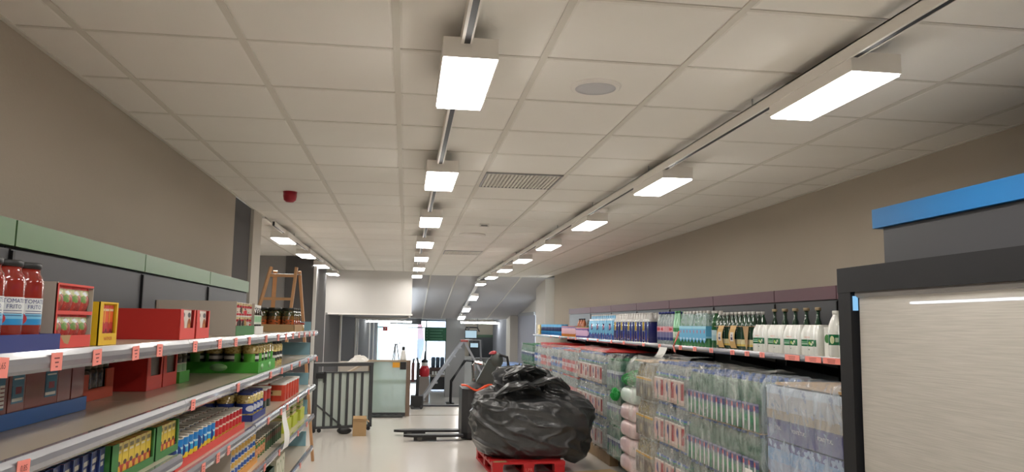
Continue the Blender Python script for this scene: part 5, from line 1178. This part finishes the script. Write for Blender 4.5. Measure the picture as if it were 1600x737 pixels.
tag(MB().grid(lambda u, v: (.10*math.cos(2*PI*u)*math.sin(PI*v)*(1+.2*math.sin(u*20)), .05*math.sin(2*PI*u)*math.sin(PI*v), .05+.05*math.sin(PI*(v-.5))), 20, 8, wrap=True).build('black_cloth', m_black, None, (-.84, 11.62, -.005)), 'black rag on the floor between the gate and the small box', 'cloth')
m_post = mat('bronze post', (122, 104, 90), .4, metal=.3)
m_frost = mat('frosted glass', (176, 196, 186), .25, trans=.18, coat=.4)
t = thing('glass_balustrade', 'frosted glass balustrade with bronze post and tan top rail', 'balustrade', (0, 0, 0))
MB().box(.04, .115, 13.76, 13.84, 0, .95).build('post', m_post, t)
MB().box(-.62, .115, 13.77, 13.83, .935, .965).build('top_rail', mat('tan rail', (176, 158, 136), .4), t)
MB().box(-.60, .04, 13.795, 13.807, .06, .935).build('glass_pane', m_frost, t)
MB().box(-.60, .04, 13.78, 13.82, .0, .06).build('base_channel', m_gate, t)
MB().bar((-.60, 13.8, .95), (-1.0, 13.55, .73), .06, .03).build('sloping_rail', mat('tan rail', (176, 158, 136), .4), t)
MB().box(-.62, -.58, 13.78, 13.82, 0, .95).build('post', m_post, t)
tag(MB().box(-.20, -.075, 13.775, 13.79, .835, .925).build('note', mat('orange paper', (232, 166, 50), .6)), 'orange paper note stuck on the frosted glass', 'note')
tag(MB().box(-.07, .035, 13.78, 13.79, .80, .93).build('switch_plate', m_black), 'black plate fixed beside the orange note on the glass', 'plate')
t = thing('spray_bottle', 'white bottle with black cap standing on the balustrade rail', 'bottle', (-.02, 13.8, .965)); MB().lathe([(.055, 0), (.055, .03), (.04, .12), (.035, .17)], 14).build('bottle_body', m_paper, t); MB().lathe([(.02, .17), (.028, .18), (.028, .235)], 12).build('cap', m_black, t)
tag(MB().grid(lambda u, v: ((u-.5)*.42, (v-.5)*.34, .12*math.sin(PI*u)*math.sin(PI*v)+.03*noise.noise(Vector((u*7, v*7, 2)))), 24, 16, smooth=False).build('plastic_sheet', mat('milky plastic', (216, 212, 204), .35), None, (-.80, 14.3, .90)), 'heap of milky plastic sheet behind the gate', 'plastic')
tag(MB().box(-1.15, -.62, 14.1, 14.6, 0, .90).build('boxed_goods', m_greycard), 'beige cardboard box behind the gate under the milky plastic', 'box')
tag(MB().grid(lambda u, v: (-.6+.6*u, 13.55+.2*v, .02+.03*abs(noise.noise(Vector((u*5, v*5, 1))))), 16, 6).build('black_sheet', mat('dark sheet', (50, 50, 52), .4)), 'dark plastic sheet along the foot of the frosted glass', 'sheet')
# black upright machine
t = thing('floor_machine', 'black upright floor machine standing right of the balustrade post', 'machine', (.14, 14.9, 0))
a = MB(); a.extrude([(0, 0), (.22, 0), (.24, .04), (.24, .3), (0, .3)], .03, .24); a.build('base_box', m_black, t)
MB().bar((.12, .1, .24), (.13, .1, .86), .07, .06).build('column', m_black, t); MB().tube([(.13, .1, .84), (.10, .1, .95), (.04, .1, .93), (.02, .1, .72)], .018, 8).build('handle', m_black, t)
MB().box(.0, .06, .05, .12, .50, .86).build('bag_pouch', mat('dull maroon cloth', (80, 50, 50), .8), t)
for x in (.03, .2): MB().lathe([(.03, 0), (.03, .03)], 12).build('wheel', m_gun, t, (x, .0, .03)).rotation_euler = (PI/2, 0, 0)

# ============================================================ WOODEN LADDER
t = thing('wooden_ladder', 'pine wooden folding ladder standing behind the left shelving', 'ladder', (0, 0, 0))
A = [((-1.53, 9.0, 2.22), (-2.02, 8.75, 0)), ((-1.25, 9.0, 2.22), (-1.40, 8.75, 0))]; B = [((-1.49, 9.06, 2.18), (-1.66, 9.75, 0)), ((-1.22, 9.06, 2.18), (-1.02, 9.4, 0))]
for Pp in (A, B):
    for a_, b_ in Pp: MB().bar(a_, b_, .045, .03).build('stile', m_oakwood, t)
    for k in range(1, 8) if Pp is A else (7,):
        f_ = k/8.4; p, q = Vector(Pp[0][0]).lerp(Vector(Pp[0][1]), f_-.075), Vector(Pp[1][0]).lerp(Vector(Pp[1][1]), f_-.075)
        MB().bar(p, q, .03, .03).build('rung', m_oakwood, t)
MB().tube([(-1.55, 9.03, 2.14), (-1.20, 9.03, 2.14)], .008, 6).build('hinge_rod', m_steel, t)

# ============================================================ THINGS ON THE LOWER FLOOR
ZL = -.9
t = thing('step_ladder', 'aluminium step ladder with guard rail on the lower floor', 'ladder', (0, 0, 0))
for dy in (0, .45):
    MB().bar((.42, 23.9+dy, ZL), (1.78, 24.1+dy*.7, 1.08), .05, .09).build('stile', m_alu, t)
    MB().bar((1.85, 24.1+dy*.7, 1.08), (2.95, 24.0+dy, ZL), .04, .05).build('rear_stile', m_alu, t)
    MB().tube([(1.85, 24.1+dy*.6, 1.08), (1.9, 24.1+dy*.6, 1.12), (2.35, 24.1+dy*.6, 1.12), (2.4, 24.1+dy*.6, .1)], .02, 6).build('guard_rail', m_alu, t)
for k in range(7):
    f_ = (k+.7)/7.5; p = Vector((.42, 24.12, ZL)).lerp(Vector((1.78, 24.25, 1.08)), f_); MB().box(p.x-.02, p.x+.12, p.y-.22, p.y+.22, p.z-.02, p.z+.02).build('step', m_alu, t)
MB().box(1.72, 1.95, 24.05, 24.45, 1.06, 1.12).build('red_top_cap', mat('dull red cap', (140, 60, 54), .5), t)
t = thing('hand_truck', 'black tube hand truck leaning under the step ladder', 'trolley', (0, 0, 0))
for dy in (0, .4): MB().tube([(1.49, 24.7+dy, ZL), (1.50, 24.7+dy, -.2), (1.93, 24.7+dy, .45), (2.2, 24.7+dy, .45)], .03, 8).build('frame_tube', m_black, t)
MB().tube([(2.2, 24.7, .45), (2.2, 25.1, .45)], .03, 8).build('cross_tube', m_black, t)
MB().box(1.35, 1.6, 24.68, 25.12, ZL, ZL+.03).build('toe_plate', m_black, t)
t = thing('display_stand', 'thin tripod stand with square frame before the shop front', 'stand', (-.28, 25, ZL))
for k in range(3): a_ = 2*PI*k/3+.3; MB().tube([(.03*math.cos(a_), .03*math.sin(a_), 1.84), (.36*math.cos(a_), .36*math.sin(a_), 0)], .02, 6).build('leg', m_alu, t)
a = MB(); a.box(-.13, .13, -.01, .01, 1.84, 1.86); a.box(-.13, .13, -.01, .01, 2.0, 2.02); a.box(-.13, -.11, -.01, .01, 1.86, 2.0); a.box(.11, .13, -.01, .01, 1.86, 2.0); a.build('square_frame', m_alu, t)
t = thing('red_vacuum', 'red canister vacuum with black spout on a grey stand', 'vacuum', (.66, 25.5, ZL))
MB().box(-.16, .16, -.15, .15, 0, .80).build('grey_stand', mat('grey stand', (150, 140, 132), .6), t)
MB().lathe([(.13, .80), (.16, .84), (.16, 1.02), (.12, 1.14)], 16).build('red_drum', mat('vacuum red', (196, 36, 48), .35), t); MB().lathe([(.10, 1.14), (.10, 1.26)], 16).build('cream_band', m_lampwhite, t); MB().lathe([(.11, 1.26), (.11, 1.32), (.03, 1.36), (.015, 1.62)], 12).build('black_top', m_black, t)
t = thing('counter_unit', 'dark grey counter unit with clutter shelf on the lower floor', 'counter', (.98, 29.5, ZL))
MB().box(0, .75, 0, .6, .05, .52).build('unit_body', m_gun, t); MB().box(-.02, .80, -.02, .62, .52, .60).build('counter_top', mat('pale stone', (150, 140, 130), .6), t); MB().box(-.02, .80, .14, .62, .60, .85).build('rack', mat('brown rack', (80, 60, 56), .6), t)
for k in range(6): tag(MB().box(0, .07, 0, .12, 0, .12).build('packet', m_paper, None, (1.05+.11*k, 29.49, ZL+.601)), 'white packet on the dark counter unit, %s from left' % nth[k], 'packet', 'packets on the counter unit')
for k in range(4): tag(MB().lathe([(.07, 0), (.08, .1), (.08, .36), (.05, .4)], 12).build('canister', mat('blue grey canister', (70, 84, 100), .4), None, (1.10+.17*k, 29.85, ZL+.851)), 'blue grey canister on the rack of the dark counter, %s from left' % nth[k], 'canister', 'canisters on the counter rack')
tag(MB().grid(lambda u, v: (.16*math.cos(2*PI*u)*math.sin(PI*v), .12*math.sin(2*PI*u)*math.sin(PI*v), .11-.11*math.cos(PI*v)*(1+.2*math.sin(9*u))), 14, 8, wrap=True, smooth=False).build('green_bag', m_net, None, (.82, 29.4, ZL)), 'small green bag on the lower floor beside the counter unit', 'bag')
tag(MB().box(0, .50, 0, .08, 0, 1.35).build('white_board', m_paper, None, (1.95, 28.4, ZL)), 'tall white board standing behind the step ladder', 'board')
t = thing('crate_pile', 'grey crates piled at the far right wall of the lower floor', 'crates', (2.65, 29, ZL))
for k in range(3):
    MB().box(0, .72, 0, .5, .42*k, .415+.42*k).build('crate', mat('pale grey crate', (150, 150, 146), .6, var=.3, vscale=6), t)
for k, (x, z, w_, h_) in enumerate(((2.02, 1.12, .42, .3), (2.2, .80, .3, .2))):
    t = thing('checkout_screen', '%s lit checkout screen hanging beside the grey pillar' % ['upper', 'lower'][k], 'screen', (x, 26.4, z))
    MB().box(0, w_, 0, .08, 0, h_).build('screen_case', m_black, t); MB().box(.1, .16, .02, .06, h_, h_+(.16 if k else .1)).build('mount', m_black, t); MB().box(.02, w_-.02, -.006, 0, .03, h_-.03).build('screen', emis('pale blue screen', (190, 220, 235), .9), t)
t = thing('screen_bracket', 'black bracket arm above the checkout screens', 'bracket', (0, 0, 0)); MB().tube([(2.05, 26.45, 1.42), (2.05, 26.45, 1.50), (2.45, 26.45, 1.50), (2.52, 26.45, 1.36)], .03, 6).build('arm', m_black, t); MB().bar((2.45, 26.45, 1.50), (2.45, 26.45, 1.8), .03).build('drop', m_black, t)
t = thing('green_board', 'dark green hanging sign board before the shop front', 'sign', (.66, 26.6, 1.02))
MB().box(0, .74, 0, .03, 0, .47).build('board', mat('sign green', (24, 84, 56), .5), t)
for k in range(4): MB().box(.18, .62-.05*(k == 1), -.004, 0, .36-.10*k, .385-.10*k).build('text_line', mat('pale green line', (90, 140, 112), .6), t); MB().lathe([(.022, 0), (.022, .004)], 12).build('dot', mat('pale green line', (90, 140, 112), .6), t, (.08, 0, .372-.10*k)).rotation_euler = (PI/2, 0, 0)
for x in (.05, .69): MB().tube([(x, .015, .47), (x, .015, .78)], .004, 6).build('wire', m_steel, t)
t = thing('exit_sign', 'small red safety sign with white symbol near the shop front', 'sign', (-.93, 33, 1.28))
MB().box(0, .19, 0, .02, 0, .19).build('plate', mat('sign red', (206, 44, 40), .5), t); a = MB(); a.box(.085, .105, -.003, 0, .04, .15); a.box(.05, .14, -.003, 0, .085, .105); a.box(.05, .07, -.003, 0, .04, .085); a.build('white_symbol', m_paper, t); MB().tube([(.095, .01, .19), (.095, .01, .52)], .004, 6).build('wire', m_steel, t)
tag(MB().box(-.60, .62, 30, 30.3, 1.58, 1.80).build('air_curtain', m_anthracite), 'dark air curtain box under the ceiling before the shop front', 'air curtain')
tag(MB().tube([(-1.3, 21, 1.74), (-.4, 20.4, 1.73), (.0, 20.2, 1.75), (.1, 20.0, 1.78)], .03, 8).build('ceiling_pipe', m_lampwhite), 'white pipe under the low ceiling behind the white box', 'pipe')
tag(MB().box(2.75, 3.2, 21.0, 22.2, -.5, .55).build('blue_crate', mat('pale blue plastic', (150, 176, 220), .4)), 'pale blue plastic crate by the far right windows', 'crate')
